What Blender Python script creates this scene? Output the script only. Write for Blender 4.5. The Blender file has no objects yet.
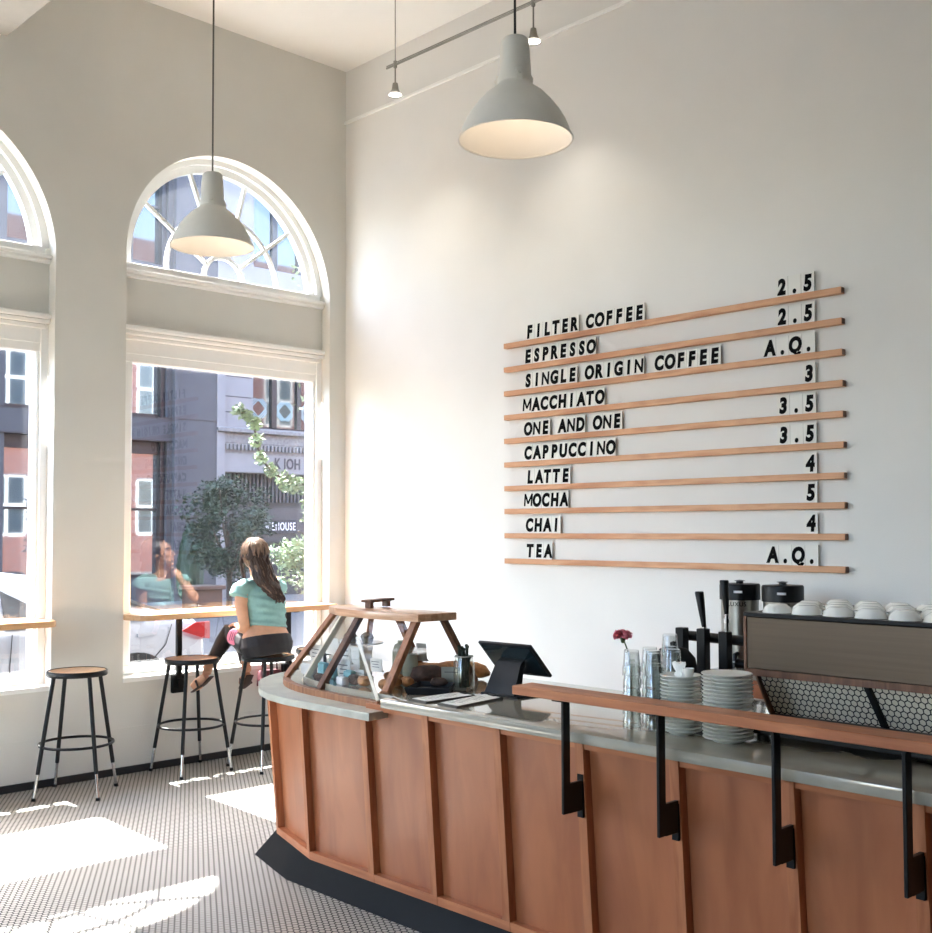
import bpy, bmesh, math, random
from mathutils import Vector, Matrix, noise
random.seed(7)
S = bpy.context.scene
COL = S.collection
PI = math.pi

# ------------------------------------------------------------------ materials
def new_mat(name):
    m = bpy.data.materials.new(name); m.use_nodes = True
    nt = m.node_tree; nt.nodes.clear()
    out = nt.nodes.new('ShaderNodeOutputMaterial')
    return m, nt, out
def N(nt, t, **kw):
    n = nt.nodes.new(t)
    for k, v in kw.items(): setattr(n, k, v)
    return n
def lin(c):
    return tuple((x/12.92 if x <= .04045 else ((x+.055)/1.055)**2.4) for x in [v/255 for v in c]) + (1,)
def pbr(name, rgb, rough=.5, metal=0., var=.06, scale=12., bump=0., bscale=60., spec=.5, stretch=(1,1,1), coat=0., trans=0., detail=4, rgb2=None):
    """principled material whose colour is varied by object-space noise"""
    m, nt, out = new_mat(name)
    b = N(nt, 'ShaderNodeBsdfPrincipled'); nt.links.new(b.outputs[0], out.inputs[0])
    b.inputs['Roughness'].default_value = rough; b.inputs['Metallic'].default_value = metal
    b.inputs['Specular IOR Level'].default_value = spec
    b.inputs['Coat Weight'].default_value = coat
    tc = N(nt, 'ShaderNodeTexCoord'); mp = N(nt, 'ShaderNodeMapping'); mp.inputs['Scale'].default_value = stretch
    nt.links.new(tc.outputs['Object'], mp.inputs[0])
    nz = N(nt, 'ShaderNodeTexNoise'); nz.inputs['Scale'].default_value = scale; nz.inputs['Detail'].default_value = detail
    nt.links.new(mp.outputs[0], nz.inputs[0])
    cr = N(nt, 'ShaderNodeValToRGB')
    c = lin(rgb)
    c2 = lin(rgb2) if rgb2 else tuple(max(0, x*(1-var*2)) for x in c[:3])+(1,)
    cr.color_ramp.elements[0].color = c2; cr.color_ramp.elements[0].position = .3
    cr.color_ramp.elements[1].color = tuple(min(1, x*(1+(0 if rgb2 else var))) for x in c[:3])+(1,); cr.color_ramp.elements[1].position = .7
    nt.links.new(nz.outputs[0], cr.inputs[0]); nt.links.new(cr.outputs[0], b.inputs['Base Color'])
    if bump:
        n2 = N(nt, 'ShaderNodeTexNoise'); n2.inputs['Scale'].default_value = bscale; n2.inputs['Detail'].default_value = 3
        nt.links.new(tc.outputs['Object'], n2.inputs[0])
        bp = N(nt, 'ShaderNodeBump'); bp.inputs['Strength'].default_value = bump; bp.inputs['Distance'].default_value = .01
        nt.links.new(n2.outputs[0], bp.inputs['Height']); nt.links.new(bp.outputs[0], b.inputs['Normal'])
    return m
def wood(name, a, b_, rough=.45, axis=0, scale=3., ring=14., coat=0., spec=.4):
    m, nt, out = new_mat(name)
    b = N(nt, 'ShaderNodeBsdfPrincipled'); nt.links.new(b.outputs[0], out.inputs[0])
    b.inputs['Roughness'].default_value = rough; b.inputs['Coat Weight'].default_value = coat
    b.inputs['Specular IOR Level'].default_value = spec
    tc = N(nt, 'ShaderNodeTexCoord'); mp = N(nt, 'ShaderNodeMapping')
    s = [ring]*3; s[axis] = 1.2; mp.inputs['Scale'].default_value = s
    nt.links.new(tc.outputs['Object'], mp.inputs[0])
    nz = N(nt, 'ShaderNodeTexNoise'); nz.inputs['Scale'].default_value = scale; nz.inputs['Detail'].default_value = 6; nz.inputs['Distortion'].default_value = .6
    nt.links.new(mp.outputs[0], nz.inputs[0])
    cr = N(nt, 'ShaderNodeValToRGB')
    cr.color_ramp.elements[0].color = lin(b_); cr.color_ramp.elements[0].position = .3
    cr.color_ramp.elements[1].color = lin(a); cr.color_ramp.elements[1].position = .62
    nt.links.new(nz.outputs[0], cr.inputs[0]); nt.links.new(cr.outputs[0], b.inputs['Base Color'])
    bp = N(nt, 'ShaderNodeBump'); bp.inputs['Strength'].default_value = .06; bp.inputs['Distance'].default_value = .004
    nt.links.new(nz.outputs[0], bp.inputs['Height']); nt.links.new(bp.outputs[0], b.inputs['Normal'])
    return m
def thin_glass(name, tint=(1,1,1), ior=1.45, gain=1., dust=0., rough=0.):
    m, nt, out = new_mat(name)
    tr = N(nt, 'ShaderNodeBsdfTransparent'); tr.inputs[0].default_value = tuple(tint)+(1,)
    gl = N(nt, 'ShaderNodeBsdfGlossy'); gl.inputs['Roughness'].default_value = rough
    lw = N(nt, 'ShaderNodeLayerWeight'); lw.inputs[0].default_value = .5
    pw = N(nt, 'ShaderNodeMath', operation='POWER'); pw.inputs[1].default_value = 5
    f0 = ((ior-1)/(ior+1))**2
    fr = N(nt, 'ShaderNodeMath', operation='MULTIPLY_ADD'); fr.inputs[1].default_value = 1-f0; fr.inputs[2].default_value = f0
    nt.links.new(lw.outputs['Facing'], pw.inputs[0]); nt.links.new(pw.outputs[0], fr.inputs[0])
    mu = N(nt, 'ShaderNodeMath', operation='MULTIPLY'); mu.use_clamp = True; mu.inputs[1].default_value = gain
    mx = N(nt, 'ShaderNodeMixShader')
    nt.links.new(fr.outputs[0], mu.inputs[0]); nt.links.new(mu.outputs[0], mx.inputs[0])
    nt.links.new(tr.outputs[0], mx.inputs[1]); nt.links.new(gl.outputs[0], mx.inputs[2])
    last = mx
    if dust:
        tl = N(nt, 'ShaderNodeBsdfTranslucent'); tl.inputs[0].default_value = (.85, .92, 1, 1)
        tc = N(nt, 'ShaderNodeTexCoord'); nz = N(nt, 'ShaderNodeTexNoise'); nz.inputs['Scale'].default_value = 22; nz.inputs['Detail'].default_value = 5
        mp = N(nt, 'ShaderNodeMapping'); mp.inputs['Scale'].default_value = (1, 1, .35)
        nt.links.new(tc.outputs['Object'], mp.inputs[0]); nt.links.new(mp.outputs[0], nz.inputs[0])
        mr = N(nt, 'ShaderNodeMapRange'); mr.inputs['From Min'].default_value = .3; mr.inputs['From Max'].default_value = .7
        mr.inputs['To Min'].default_value = dust*.75; mr.inputs['To Max'].default_value = dust*1.25
        nt.links.new(nz.outputs[0], mr.inputs[0])
        m2 = N(nt, 'ShaderNodeMixShader'); nt.links.new(mr.outputs[0], m2.inputs[0])
        nt.links.new(mx.outputs[0], m2.inputs[1]); nt.links.new(tl.outputs[0], m2.inputs[2]); last = m2
    nt.links.new(last.outputs[0], out.inputs[0])
    return m
def hex_mat(name, tile, tile2, grout, pitch, gap, rough=.35, coords='Object', rot=False, axes=(0, 1)):
    """hexagonal mosaic; nearest neighbours run along the second axis"""
    m, nt, out = new_mat(name)
    b = N(nt, 'ShaderNodeBsdfPrincipled'); nt.links.new(b.outputs[0], out.inputs[0])
    tc = N(nt, 'ShaderNodeTexCoord')
    sx = N(nt, 'ShaderNodeSeparateXYZ'); nt.links.new(tc.outputs[coords], sx.inputs[0])
    cb = N(nt, 'ShaderNodeCombineXYZ')
    nt.links.new(sx.outputs[axes[1]], cb.inputs[0]); nt.links.new(sx.outputs[axes[0]], cb.inputs[1])
    sc = N(nt, 'ShaderNodeVectorMath', operation='SCALE'); sc.inputs['Scale'].default_value = 1/pitch
    nt.links.new(cb.outputs[0], sc.inputs[0])
    def cell(off):
        a = N(nt, 'ShaderNodeVectorMath', operation='ADD'); a.inputs[1].default_value = off
        nt.links.new(sc.outputs[0], a.inputs[0])
        w = N(nt, 'ShaderNodeVectorMath', operation='WRAP')
        w.inputs[1].default_value = (.5, math.sqrt(3)/2, 1); w.inputs[2].default_value = (-.5, -math.sqrt(3)/2, -1)
        nt.links.new(a.outputs[0], w.inputs[0])
        ab = N(nt, 'ShaderNodeVectorMath', operation='ABSOLUTE'); nt.links.new(w.outputs[0], ab.inputs[0])
        d = N(nt, 'ShaderNodeVectorMath', operation='DOT_PRODUCT'); d.inputs[1].default_value = (.5, math.sqrt(3)/2, 0)
        nt.links.new(ab.outputs[0], d.inputs[0])
        s2 = N(nt, 'ShaderNodeSeparateXYZ'); nt.links.new(ab.outputs[0], s2.inputs[0])
        mx = N(nt, 'ShaderNodeMath', operation='MAXIMUM')
        nt.links.new(d.outputs['Value'], mx.inputs[0]); nt.links.new(s2.outputs[0], mx.inputs[1])
        return mx
    h1 = cell((0, 0, 0)); h2 = cell((.5, math.sqrt(3)/2, 0))
    mn = N(nt, 'ShaderNodeMath', operation='MINIMUM'); nt.links.new(h1.outputs[0], mn.inputs[0]); nt.links.new(h2.outputs[0], mn.inputs[1])
    mr = N(nt, 'ShaderNodeMapRange'); mr.inputs['From Min'].default_value = .5-gap; mr.inputs['From Max'].default_value = .5-gap*.7
    nt.links.new(mn.outputs[0], mr.inputs[0])
    nz = N(nt, 'ShaderNodeTexNoise'); nz.inputs['Scale'].default_value = 2.2; nz.inputs['Detail'].default_value = 6
    nt.links.new(tc.outputs[coords], nz.inputs[0])
    tcx = N(nt, 'ShaderNodeMix', data_type='RGBA'); tcx.inputs[6].default_value = lin(tile); tcx.inputs[7].default_value = lin(tile2)
    nt.links.new(nz.outputs[0], tcx.inputs[0])
    mx = N(nt, 'ShaderNodeMix', data_type='RGBA'); nt.links.new(mr.outputs[0], mx.inputs[0])
    nt.links.new(tcx.outputs[2], mx.inputs[6]); mx.inputs[7].default_value = lin(grout)
    nt.links.new(mx.outputs[2], b.inputs['Base Color'])
    r = N(nt, 'ShaderNodeMapRange'); r.inputs['To Min'].default_value = rough; r.inputs['To Max'].default_value = .85
    nt.links.new(mr.outputs[0], r.inputs[0]); nt.links.new(r.outputs[0], b.inputs['Roughness'])
    bp = N(nt, 'ShaderNodeBump'); bp.inputs['Strength'].default_value = .3; bp.inputs['Distance'].default_value = .002; bp.invert = True
    nt.links.new(mr.outputs[0], bp.inputs['Height']); nt.links.new(bp.outputs[0], b.inputs['Normal'])
    return m
def brick_mat(name, c1, c2, mortar, scale, bw=.5, rh=.25, ms=.02, rough=.85, axes=(1, 2)):
    m, nt, out = new_mat(name)
    b = N(nt, 'ShaderNodeBsdfPrincipled'); nt.links.new(b.outputs[0], out.inputs[0]); b.inputs['Roughness'].default_value = rough
    tc = N(nt, 'ShaderNodeTexCoord'); sx = N(nt, 'ShaderNodeSeparateXYZ'); nt.links.new(tc.outputs['Object'], sx.inputs[0])
    cb = N(nt, 'ShaderNodeCombineXYZ'); nt.links.new(sx.outputs[axes[0]], cb.inputs[0]); nt.links.new(sx.outputs[axes[1]], cb.inputs[1])
    br = N(nt, 'ShaderNodeTexBrick'); br.inputs['Scale'].default_value = scale
    br.inputs['Color1'].default_value = lin(c1); br.inputs['Color2'].default_value = lin(c2); br.inputs['Mortar'].default_value = lin(mortar)
    br.inputs['Brick Width'].default_value = bw; br.inputs['Row Height'].default_value = rh; br.inputs['Mortar Size'].default_value = ms
    nt.links.new(cb.outputs[0], br.inputs[0]); nt.links.new(br.outputs[0], b.inputs['Base Color'])
    return m
def emis(name, rgb, s):
    m, nt, out = new_mat(name); e = N(nt, 'ShaderNodeEmission'); e.inputs[0].default_value = lin(rgb); e.inputs[1].default_value = s
    nt.links.new(e.outputs[0], out.inputs[0]); return m
def real_glass(name, tint=(1,1,1), ior=1.45, rough=0.):
    m, nt, out = new_mat(name); g = N(nt, 'ShaderNodeBsdfGlass'); g.inputs[0].default_value = tuple(tint)+(1,)
    g.inputs['IOR'].default_value = ior; g.inputs['Roughness'].default_value = rough
    nt.links.new(g.outputs[0], out.inputs[0]); return m

M = {}
M['wall'] = pbr('plaster_white', (227,226,222), .8, var=.012, scale=2.5, bump=.12, bscale=140)
M['wall_win'] = pbr('plaster_warm_white', (219,217,210), .8, var=.015, scale=2.5, bump=.12, bscale=120)
M['wall_dark'] = pbr('far_wall_paint', (205,202,194), .8, var=.03)
M['beam'] = pbr('beam_grey_white', (178,176,170), .85, var=.02)
M['ceil'] = pbr('ceiling_white', (240,240,237), .85, var=.01, scale=2)
M['trim'] = pbr('painted_wood_white', (242,242,239), .45, var=.015, scale=5)
M['floor'] = hex_mat('hex_mosaic', (192,188,179), (163,158,149), (30,29,28), .0285, .115, rough=.4)
M['basebd'] = pbr('black_rubber', (34,34,35), .55, var=.1)
M['glass'] = thin_glass('window_glass', (.95,.97,.965), 1.5, 1.75)
M['fanglass'] = thin_glass('dusty_fan_glass', (.96,.98,.98), 1.5, 1.3, dust=.018)
M['panel'] = wood('stained_plywood', (170,103,64), (146,82,48), .4, axis=2, scale=1.6, ring=5, coat=.3, spec=.5)
for n_ in M['panel'].node_tree.nodes:
    if n_.type == 'BSDF_PRINCIPLED': n_.inputs['Coat Roughness'].default_value = .28
M['batten'] = wood('stained_batten', (180,116,78), (152,90,58), .45, axis=2, scale=2.5)
M['rail_h'] = wood('stained_rail', (190,122,82), (160,96,62), .42, axis=0, scale=2.2)
M['oak'] = wood('oak_shelf', (208,160,122), (178,122,86), .5, axis=0, scale=2.4, ring=9)
M['barwood'] = wood('bar_top_maple', (216,176,134), (190,142,98), .4, axis=1, scale=2.2, ring=9, coat=.1)
M['casewood'] = wood('case_top_wood', (214,168,132), (182,130,94), .3, axis=0, scale=2.5, coat=.3)
M['walnut'] = wood('case_post_walnut', (124,86,64), (88,58,42), .45, axis=2, scale=3)
M['walnut_lit'] = wood('case_post_walnut_lit', (168,114,80), (126,80,54), .45, axis=2, scale=3)  # lighter copy of the post wood, light painted into its colour
M['slab'] = pbr('polished_concrete', (160,154,138), .10, var=.06, scale=9, spec=1., detail=8, coat=.6)
M['ledge'] = pbr('pale_stone', (178,177,165), .3, var=.09, scale=14, detail=8)
M['pale_strip'] = pbr('pale_beige_strip', (226,218,200), .5, var=.03)
M['kick'] = pbr('black_kick', (13,15,17), .55, var=.1, spec=.12)
M['blk'] = pbr('black_steel', (18,18,19), .42, metal=.0, var=.08, spec=.28)
M['blkm'] = pbr('black_matte', (20,21,22), .7, var=.08, spec=.2)
M['tab'] = pbr('black_tablet_plastic', (24,25,28), .5, var=.05, spec=.25)
M['chrome'] = pbr('chrome', (205,205,205), .12, metal=1., var=.02)
M['steel'] = pbr('brushed_steel', (104,92,80), .34, metal=1., var=.05, scale=30, stretch=(.05,1,3))
M['steel2'] = pbr('satin_steel', (150,148,142), .3, metal=1., var=.05)
M['seat'] = wood('stool_seat_wood', (196,150,106), (170,122,82), .3, axis=1, scale=2.4, coat=.3)
M['cream'] = pbr('porcelain', (240,240,235), .22, var=.01)
M['saucer'] = pbr('grey_white_porcelain', (220,221,214), .28, var=.02)
M['lamp'] = pbr('lamp_grey_enamel', (234,229,218), .42, var=.02)
M['lampin'] = pbr('lamp_white_inside', (246,240,230), .6, var=.01)
M['cord'] = pbr('grey_cord', (92,90,84), .7, var=.05)
M['bulb'] = emis('bulb_glow', (255,236,208), .3)
M['spotglow'] = emis('spot_glow', (255,244,226), 1.6)
M['black_ink'] = pbr('letter_black', (12,12,13), .8, var=.05, spec=.08)
M['acrylic'] = pbr('tile_white', (228,227,220), .55, var=.01)
M['tile_edge_shade'] = pbr('tile_shaded_edge', (96,94,90), .5, var=.05)  # dark grey on the tile sides paints in their shade
M['clear'] = thin_glass('tumbler_glass', (.93,.945,.94), 1.5, 2.2)
M['jarglass'] = thin_glass('jar_glass', (.95,.97,.955), 1.5, 1.8)
M['caseglass'] = thin_glass('case_glass', (.99,.993,.993), 1.4, .7)
M['paper'] = pbr('paper_white', (240,238,232), .7, var=.01)
M['darktxt'] = pbr('print_grey', (110,110,112), .7, var=.02)
M['clip'] = pbr('clipboard_dark', (52,46,40), .5, var=.08)
M['bread'] = pbr('bread_crust', (182,126,78), .75, var=.25, scale=30, bump=.5, bscale=50)
M['choc'] = pbr('dark_cake', (74,52,42), .75, var=.3, scale=30, bump=.5, bscale=60)
M['muffin'] = pbr('muffin_grain', (142,134,112), .8, var=.3, scale=60, bump=.5, bscale=70)
M['teal_pack'] = pbr('teal_wrapper', (120,176,184), .45, var=.15)
M['greypack'] = pbr('grey_wrapper', (214,214,216), .5, var=.1)
M['greentin'] = pbr('olive_tin', (158,158,136), .5, var=.1)
M['pink'] = pbr('carnation_petals', (246,138,156), .7, var=.2, scale=90)
M['stem'] = pbr('flower_stem', (74,92,58), .6, var=.1)
M['herb'] = pbr('jar_herb', (44,56,40), .7, var=.3, scale=40)
M['mesh_hex'] = hex_mat('hex_grille', (228,220,200), (208,200,180), (36,32,28), .0215, .10, rough=.45, axes=(2, 0))
M['skin'] = pbr('skin', (214,160,128), .5, var=.05, scale=20)
M['tee'] = pbr('teal_jersey', (140,182,178), .85, var=.05, scale=25, bump=.3, bscale=35)
M['leg'] = pbr('black_leggings', (30,25,28), .7, var=.12)
M['maroon'] = pbr('maroon_leggings', (72,44,50), .7, var=.12)
M['patch'] = pbr('pink_print', (240,140,168), .7, var=.03)
M['hair'] = pbr('brown_hair', (66,45,36), .42, var=.35, scale=50, stretch=(1,1,.15), rgb2=(44,28,22))
M['hair_lit'] = pbr('sunlit_brown_hair', (140,112,92), .42, var=.25, scale=50, stretch=(1,1,.15))
M['sole'] = pbr('sandal_leather', (60,40,34), .6, var=.1)
M['eye'] = pbr('eye_dark', (40,28,24), .2, var=.02)
M['lip'] = pbr('lip', (176,100,92), .5, var=.03)
M['redbag'] = pbr('red_fabric', (84,8,22), .7, var=.1)
# outdoor
M['asphalt'] = pbr('asphalt', (56,56,58), .9, var=.12, scale=8)
M['pave'] = pbr('pavement', (92,90,87), .9, var=.06, scale=4)
M['greystone'] = pbr('grey_stone_facade', (70,68,70), .85, var=.06, scale=3)
M['greystone2'] = pbr('grey_stone_pilaster', (77,75,77), .85, var=.06, scale=3)
M['whitestone'] = pbr('white_stone_facade', (128,125,125), .8, var=.03, scale=3)
M['frieze'] = pbr('carved_frieze', (122,118,116), .85, var=.12, scale=14, bump=1., bscale=12)
M['darkframe'] = pbr('dark_window_frame', (28,28,34), .4, var=.05)
M['darkglass'] = pbr('dark_glazing', (30,44,50), .04, var=.1, spec=1.)
M['mirrorglass'] = pbr('reflective_glazing', (140,146,150), .03, metal=.75, var=.02)
M['shopdark'] = pbr('shop_dark', (44,42,46), .6, var=.1)
M['slat'] = pbr('awning_grey', (64,60,62), .7, var=.1)
M['decal'] = pbr('pale_blue_vinyl', (160,190,196), .5, var=.02)
M['signblack'] = pbr('sign_black', (30,30,38), .5, var=.05)
M['signletter'] = pbr('sign_white', (225,225,228), .5, var=.02)
M['signgrey'] = pbr('sign_grey_letter', (40,38,44), .5, var=.02)
M['brick'] = brick_mat('red_brick', (116,58,44), (92,44,34), (120,104,92), 2.6, rough=.9)
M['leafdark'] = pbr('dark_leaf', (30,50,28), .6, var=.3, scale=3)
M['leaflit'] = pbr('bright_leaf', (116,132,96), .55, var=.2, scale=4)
M['bark'] = pbr('bark', (70,58,50), .9, var=.2, scale=20, bump=.5)
M['carpaint'] = pbr('silver_paint', (128,131,137), .25, metal=.1, var=.01, coat=.8)
M['carglass'] = pbr('car_glass', (26,34,40), .04, var=.05, spec=.8)
M['tail'] = pbr('red_tail_lamp', (130,8,10), .35, var=.1, spec=.2)
M['tyre'] = pbr('tyre', (24,24,25), .8, var=.1)
M['planter'] = pbr('planter_brown', (84,60,48), .8, var=.08)

# ------------------------------------------------------------------ geometry helpers
class G:
    """collects shapes in a bmesh; material slots by index"""
    def __init__(s): s.bm = bmesh.new(); s.mi = 0
    def _set(s, faces):
        for f in faces: f.material_index = s.mi
    def box(s, x0, x1, y0, y1, z0, z1, bev=0., seg=1):
        return s.obox(Vector(((x0+x1)/2, (y0+y1)/2, (z0+z1)/2)), Matrix.Identity(3), (abs(x1-x0)/2, abs(y1-y0)/2, abs(z1-z0)/2), bev, seg)
    def obox(s, c, R, h, bev=0., seg=1):
        c = Vector(c); vs = []
        for i in (-1, 1):
            for j in (-1, 1):
                for k in (-1, 1):
                    vs.append(s.bm.verts.new(c + R @ Vector((i*h[0], j*h[1], k*h[2]))))
        F = [(0,1,3,2),(4,6,7,5),(0,4,5,1),(2,3,7,6),(0,2,6,4),(1,5,7,3)]
        fs = [s.bm.faces.new([vs[a] for a in f]) for f in F]
        s._set(fs)
        if bev:
            es = list({e for f in fs for e in f.edges})
            r = bmesh.ops.bevel(s.bm, geom=es, offset=bev, segments=seg, profile=.5, affect='EDGES')
            s._set(r['faces'])
        return s
    def bar(s, a, b, w, t, up=(0,0,1), bev=0.):
        """rectangular bar from a to b; w along side, t along up-ish"""
        a, b = Vector(a), Vector(b); d = (b-a); L = d.length; d.normalize()
        u = Vector(up); side = d.cross(u)
        if side.length < 1e-4: side = d.cross(Vector((1,0,0)))
        side.normalize(); u = side.cross(d).normalized()
        R = Matrix((d, side, u)).transposed()
        return s.obox((a+b)/2, R, (L/2, w/2, t/2), bev)
    def ring(s, c, R, ra, rb, seg):
        return [s.bm.verts.new(Vector(c) + R @ Vector((ra*math.cos(2*PI*i/seg), rb*math.sin(2*PI*i/seg), 0))) for i in range(seg)]
    def skin(s, rings, cap0=True, cap1=True):
        fs = []
        for a, b in zip(rings, rings[1:]):
            n = len(a)
            for i in range(n): fs.append(s.bm.faces.new((a[i], a[(i+1) % n], b[(i+1) % n], b[i])))
        if cap0: fs.append(s.bm.faces.new(rings[0][::-1]))
        if cap1: fs.append(s.bm.faces.new(rings[-1]))
        s._set(fs); return s
    def tube(s, pts, r, seg=10, caps=True, ref=None):
        """tube through points; r a number, a list, or list of (ra, rb)"""
        pts = [Vector(p) for p in pts]; n = len(pts)
        rs = r if isinstance(r, (list, tuple)) else [r]*n
        ref = Vector(ref) if ref else None
        rings = []; prev = None
        for i, p in enumerate(pts):
            t = (pts[min(i+1, n-1)] - pts[max(i-1, 0)]).normalized()
            if ref: x = (ref - t*ref.dot(t))
            elif prev is not None: x = prev - t*prev.dot(t)
            else: x = t.orthogonal()
            if x.length < 1e-5: x = t.orthogonal()
            x.normalize(); prev = x; y = t.cross(x)
            R = Matrix((x, y, t)).transposed()
            ra, rb = rs[i] if isinstance(rs[i], (list, tuple)) else (rs[i], rs[i])
            rings.append(s.ring(p, R, ra, rb, seg))
        return s.skin(rings, caps, caps)
    def cyl(s, a, b, r0, r1=None, seg=20): return s.tube([a, b], [r0, r0 if r1 is None else r1], seg)
    def lathe(s, c, prof, seg=32, axis=None, caps=(True, True), sx=1., sy=1.):
        c = Vector(c); R = axis if axis is not None else Matrix.Identity(3); rings = []
        for r, z in prof:
            r = max(r, 1e-5)
            rings.append([s.bm.verts.new(c + R @ Vector((sx*r*math.cos(2*PI*i/seg), sy*r*math.sin(2*PI*i/seg), z))) for i in range(seg)])
        return s.skin(rings, *caps)
    def torus(s, c, R, r, seg=40, sm=8):
        rings = []
        for i in range(seg):
            a = 2*PI*i/seg; d = Vector((math.cos(a), math.sin(a), 0))
            rings.append([s.bm.verts.new(Vector(c) + d*(R + r*math.cos(2*PI*j/sm)) + Vector((0, 0, r*math.sin(2*PI*j/sm)))) for j in range(sm)])
        fs = []
        for i in range(seg):
            a, b = rings[i], rings[(i+1) % seg]
            for j in range(sm): fs.append(s.bm.faces.new((a[j], b[j], b[(j+1) % sm], a[(j+1) % sm])))
        s._set(fs); return s
    def prism(s, poly, z0, z1, f=lambda x, y, z: (x, y, z)):
        a = [s.bm.verts.new(f(x, y, z0)) for x, y in poly]; b = [s.bm.verts.new(f(x, y, z1)) for x, y in poly]
        return s.skin([a, b])
    def loft2(s, p0, z0, p1, z1):
        a = [s.bm.verts.new((x, y, z0)) for x, y in p0]; b = [s.bm.verts.new((x, y, z1)) for x, y in p1]
        return s.skin([a, b])
    def quad(s, *p):
        s._set([s.bm.faces.new([s.bm.verts.new(q) for q in p])]); return s
    def slab(s, pts, t):
        """polygon pts given thickness t along its normal"""
        P = [Vector(p) for p in pts]; n = (P[1]-P[0]).cross(P[2]-P[0]).normalized()
        a = [s.bm.verts.new(p - n*t/2) for p in P]; b = [s.bm.verts.new(p + n*t/2) for p in P]
        return s.skin([a, b])
    def ball(s, c, r, seg=16, rings=10, sc=(1,1,1), R=None):
        prof = [(math.sin(PI*i/rings), -math.cos(PI*i/rings)) for i in range(rings+1)]
        c = Vector(c); R = R or Matrix.Identity(3); rr = []
        for q, z in prof:
            q = max(q, 1e-3)
            rr.append([s.bm.verts.new(c + R @ Vector((r*sc[0]*q*math.cos(2*PI*i/seg), r*sc[1]*q*math.sin(2*PI*i/seg), r*sc[2]*z))) for i in range(seg)])
        return s.skin(rr)

def link(name, me, parent=None, loc=None):
    o = bpy.data.objects.new(name, me); COL.objects.link(o)
    if parent:
        o.parent = parent
    elif loc: o.location = loc
    return o
def world_loc(o):
    v = Vector(o.location)
    while o.parent: o = o.parent; v += Vector(o.location)
    return v
def obj(name, g, mats, parent=None, loc=None, smooth=True, ang=38):
    """build g as one mesh object. Coordinates in g are world coordinates; they are made local to parent / loc"""
    bmesh.ops.recalc_face_normals(g.bm, faces=g.bm.faces[:])
    off = world_loc(parent) if parent else (Vector(loc) if loc else Vector((0, 0, 0)))
    if off.length: bmesh.ops.translate(g.bm, verts=g.bm.verts[:], vec=-off)
    me = bpy.data.meshes.new(name); g.bm.to_mesh(me); g.bm.free()
    for m in (mats if isinstance(mats, (list, tuple)) else [mats]): me.materials.append(m)
    if smooth:
        me.shade_smooth()
        me.set_sharp_from_angle(angle=math.radians(ang))
    return link(name, me, parent, loc)
def tag(o, label=None, cat=None, group=None, kind=None):
    if label: o['label'] = label
    if cat: o['category'] = cat
    if group: o['group'] = group
    if kind: o['kind'] = kind
    return o
def thing(name, label, cat, loc=(0,0,0), group=None):
    o = bpy.data.objects.new(name, None); COL.objects.link(o); o.location = loc; o.empty_display_size = .05
    return tag(o, label, cat, group)
def struct(name, g, mats, parent=None, **k):
    o = obj(name, g, mats, parent, **k); o['kind'] = 'structure'; return o
def dup(root, loc, label=None, group=None, rotz=None):
    r = root.copy(); COL.objects.link(r); r.location = loc
    if rotz is not None: r.rotation_euler = (0, 0, rotz)
    if label: r['label'] = label
    if group: r['group'] = group
    for ch in list(root.children):
        c = ch.copy(); COL.objects.link(c); c.parent = r
        for gch in list(ch.children):
            d = gch.copy(); COL.objects.link(d); d.parent = c
    return r
def remeshed(name, g, mat, parent, voxel=.006, smooth=6):
    """one continuous surface from overlapping lofts"""
    o = obj(name, g, mat, parent)
    md = o.modifiers.new('r', 'REMESH'); md.mode = 'VOXEL'; md.voxel_size = voxel; md.use_smooth_shade = True
    if smooth:
        sm = o.modifiers.new('s', 'SMOOTH'); sm.iterations = smooth; sm.factor = .5
    dg = bpy.context.evaluated_depsgraph_get(); dg.update()
    me = bpy.data.meshes.new_from_object(o.evaluated_get(dg)); me.name = name
    o.modifiers.clear(); o.data = me
    if not me.materials: me.materials.append(mat)
    me.shade_smooth()
    return o
def text_mesh(body, size, depth=.002, bold=.02, shear=0., spacing=1.):
    cu = bpy.data.curves.new('txt', 'FONT'); cu.body = body; cu.size = size; cu.extrude = depth/2
    cu.offset = bold*size; cu.shear = shear; cu.align_x = 'CENTER'; cu.space_character = spacing; cu.resolution_u = 4
    o = bpy.data.objects.new('txt', cu); COL.objects.link(o)
    dg = bpy.context.evaluated_depsgraph_get(); dg.update()
    me = bpy.data.meshes.new_from_object(o.evaluated_get(dg))
    bpy.data.objects.remove(o); bpy.data.curves.remove(cu)
    return me
def place_text(name, body, size, mat, parent, origin, R, **k):
    """text mesh set into the world: R maps text x,y,z to world, origin = centre of baseline"""
    sx = k.pop('sx', 1.)
    me = text_mesh(body, size, **k)
    off = world_loc(parent) if parent else Vector((0,0,0))
    me.transform(Matrix.Translation(Vector(origin)-off) @ R.to_4x4() @ Matrix.Diagonal((sx,1,1,1)))
    me.materials.clear(); me.materials.append(mat)
    return link(name, me, parent)
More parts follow.
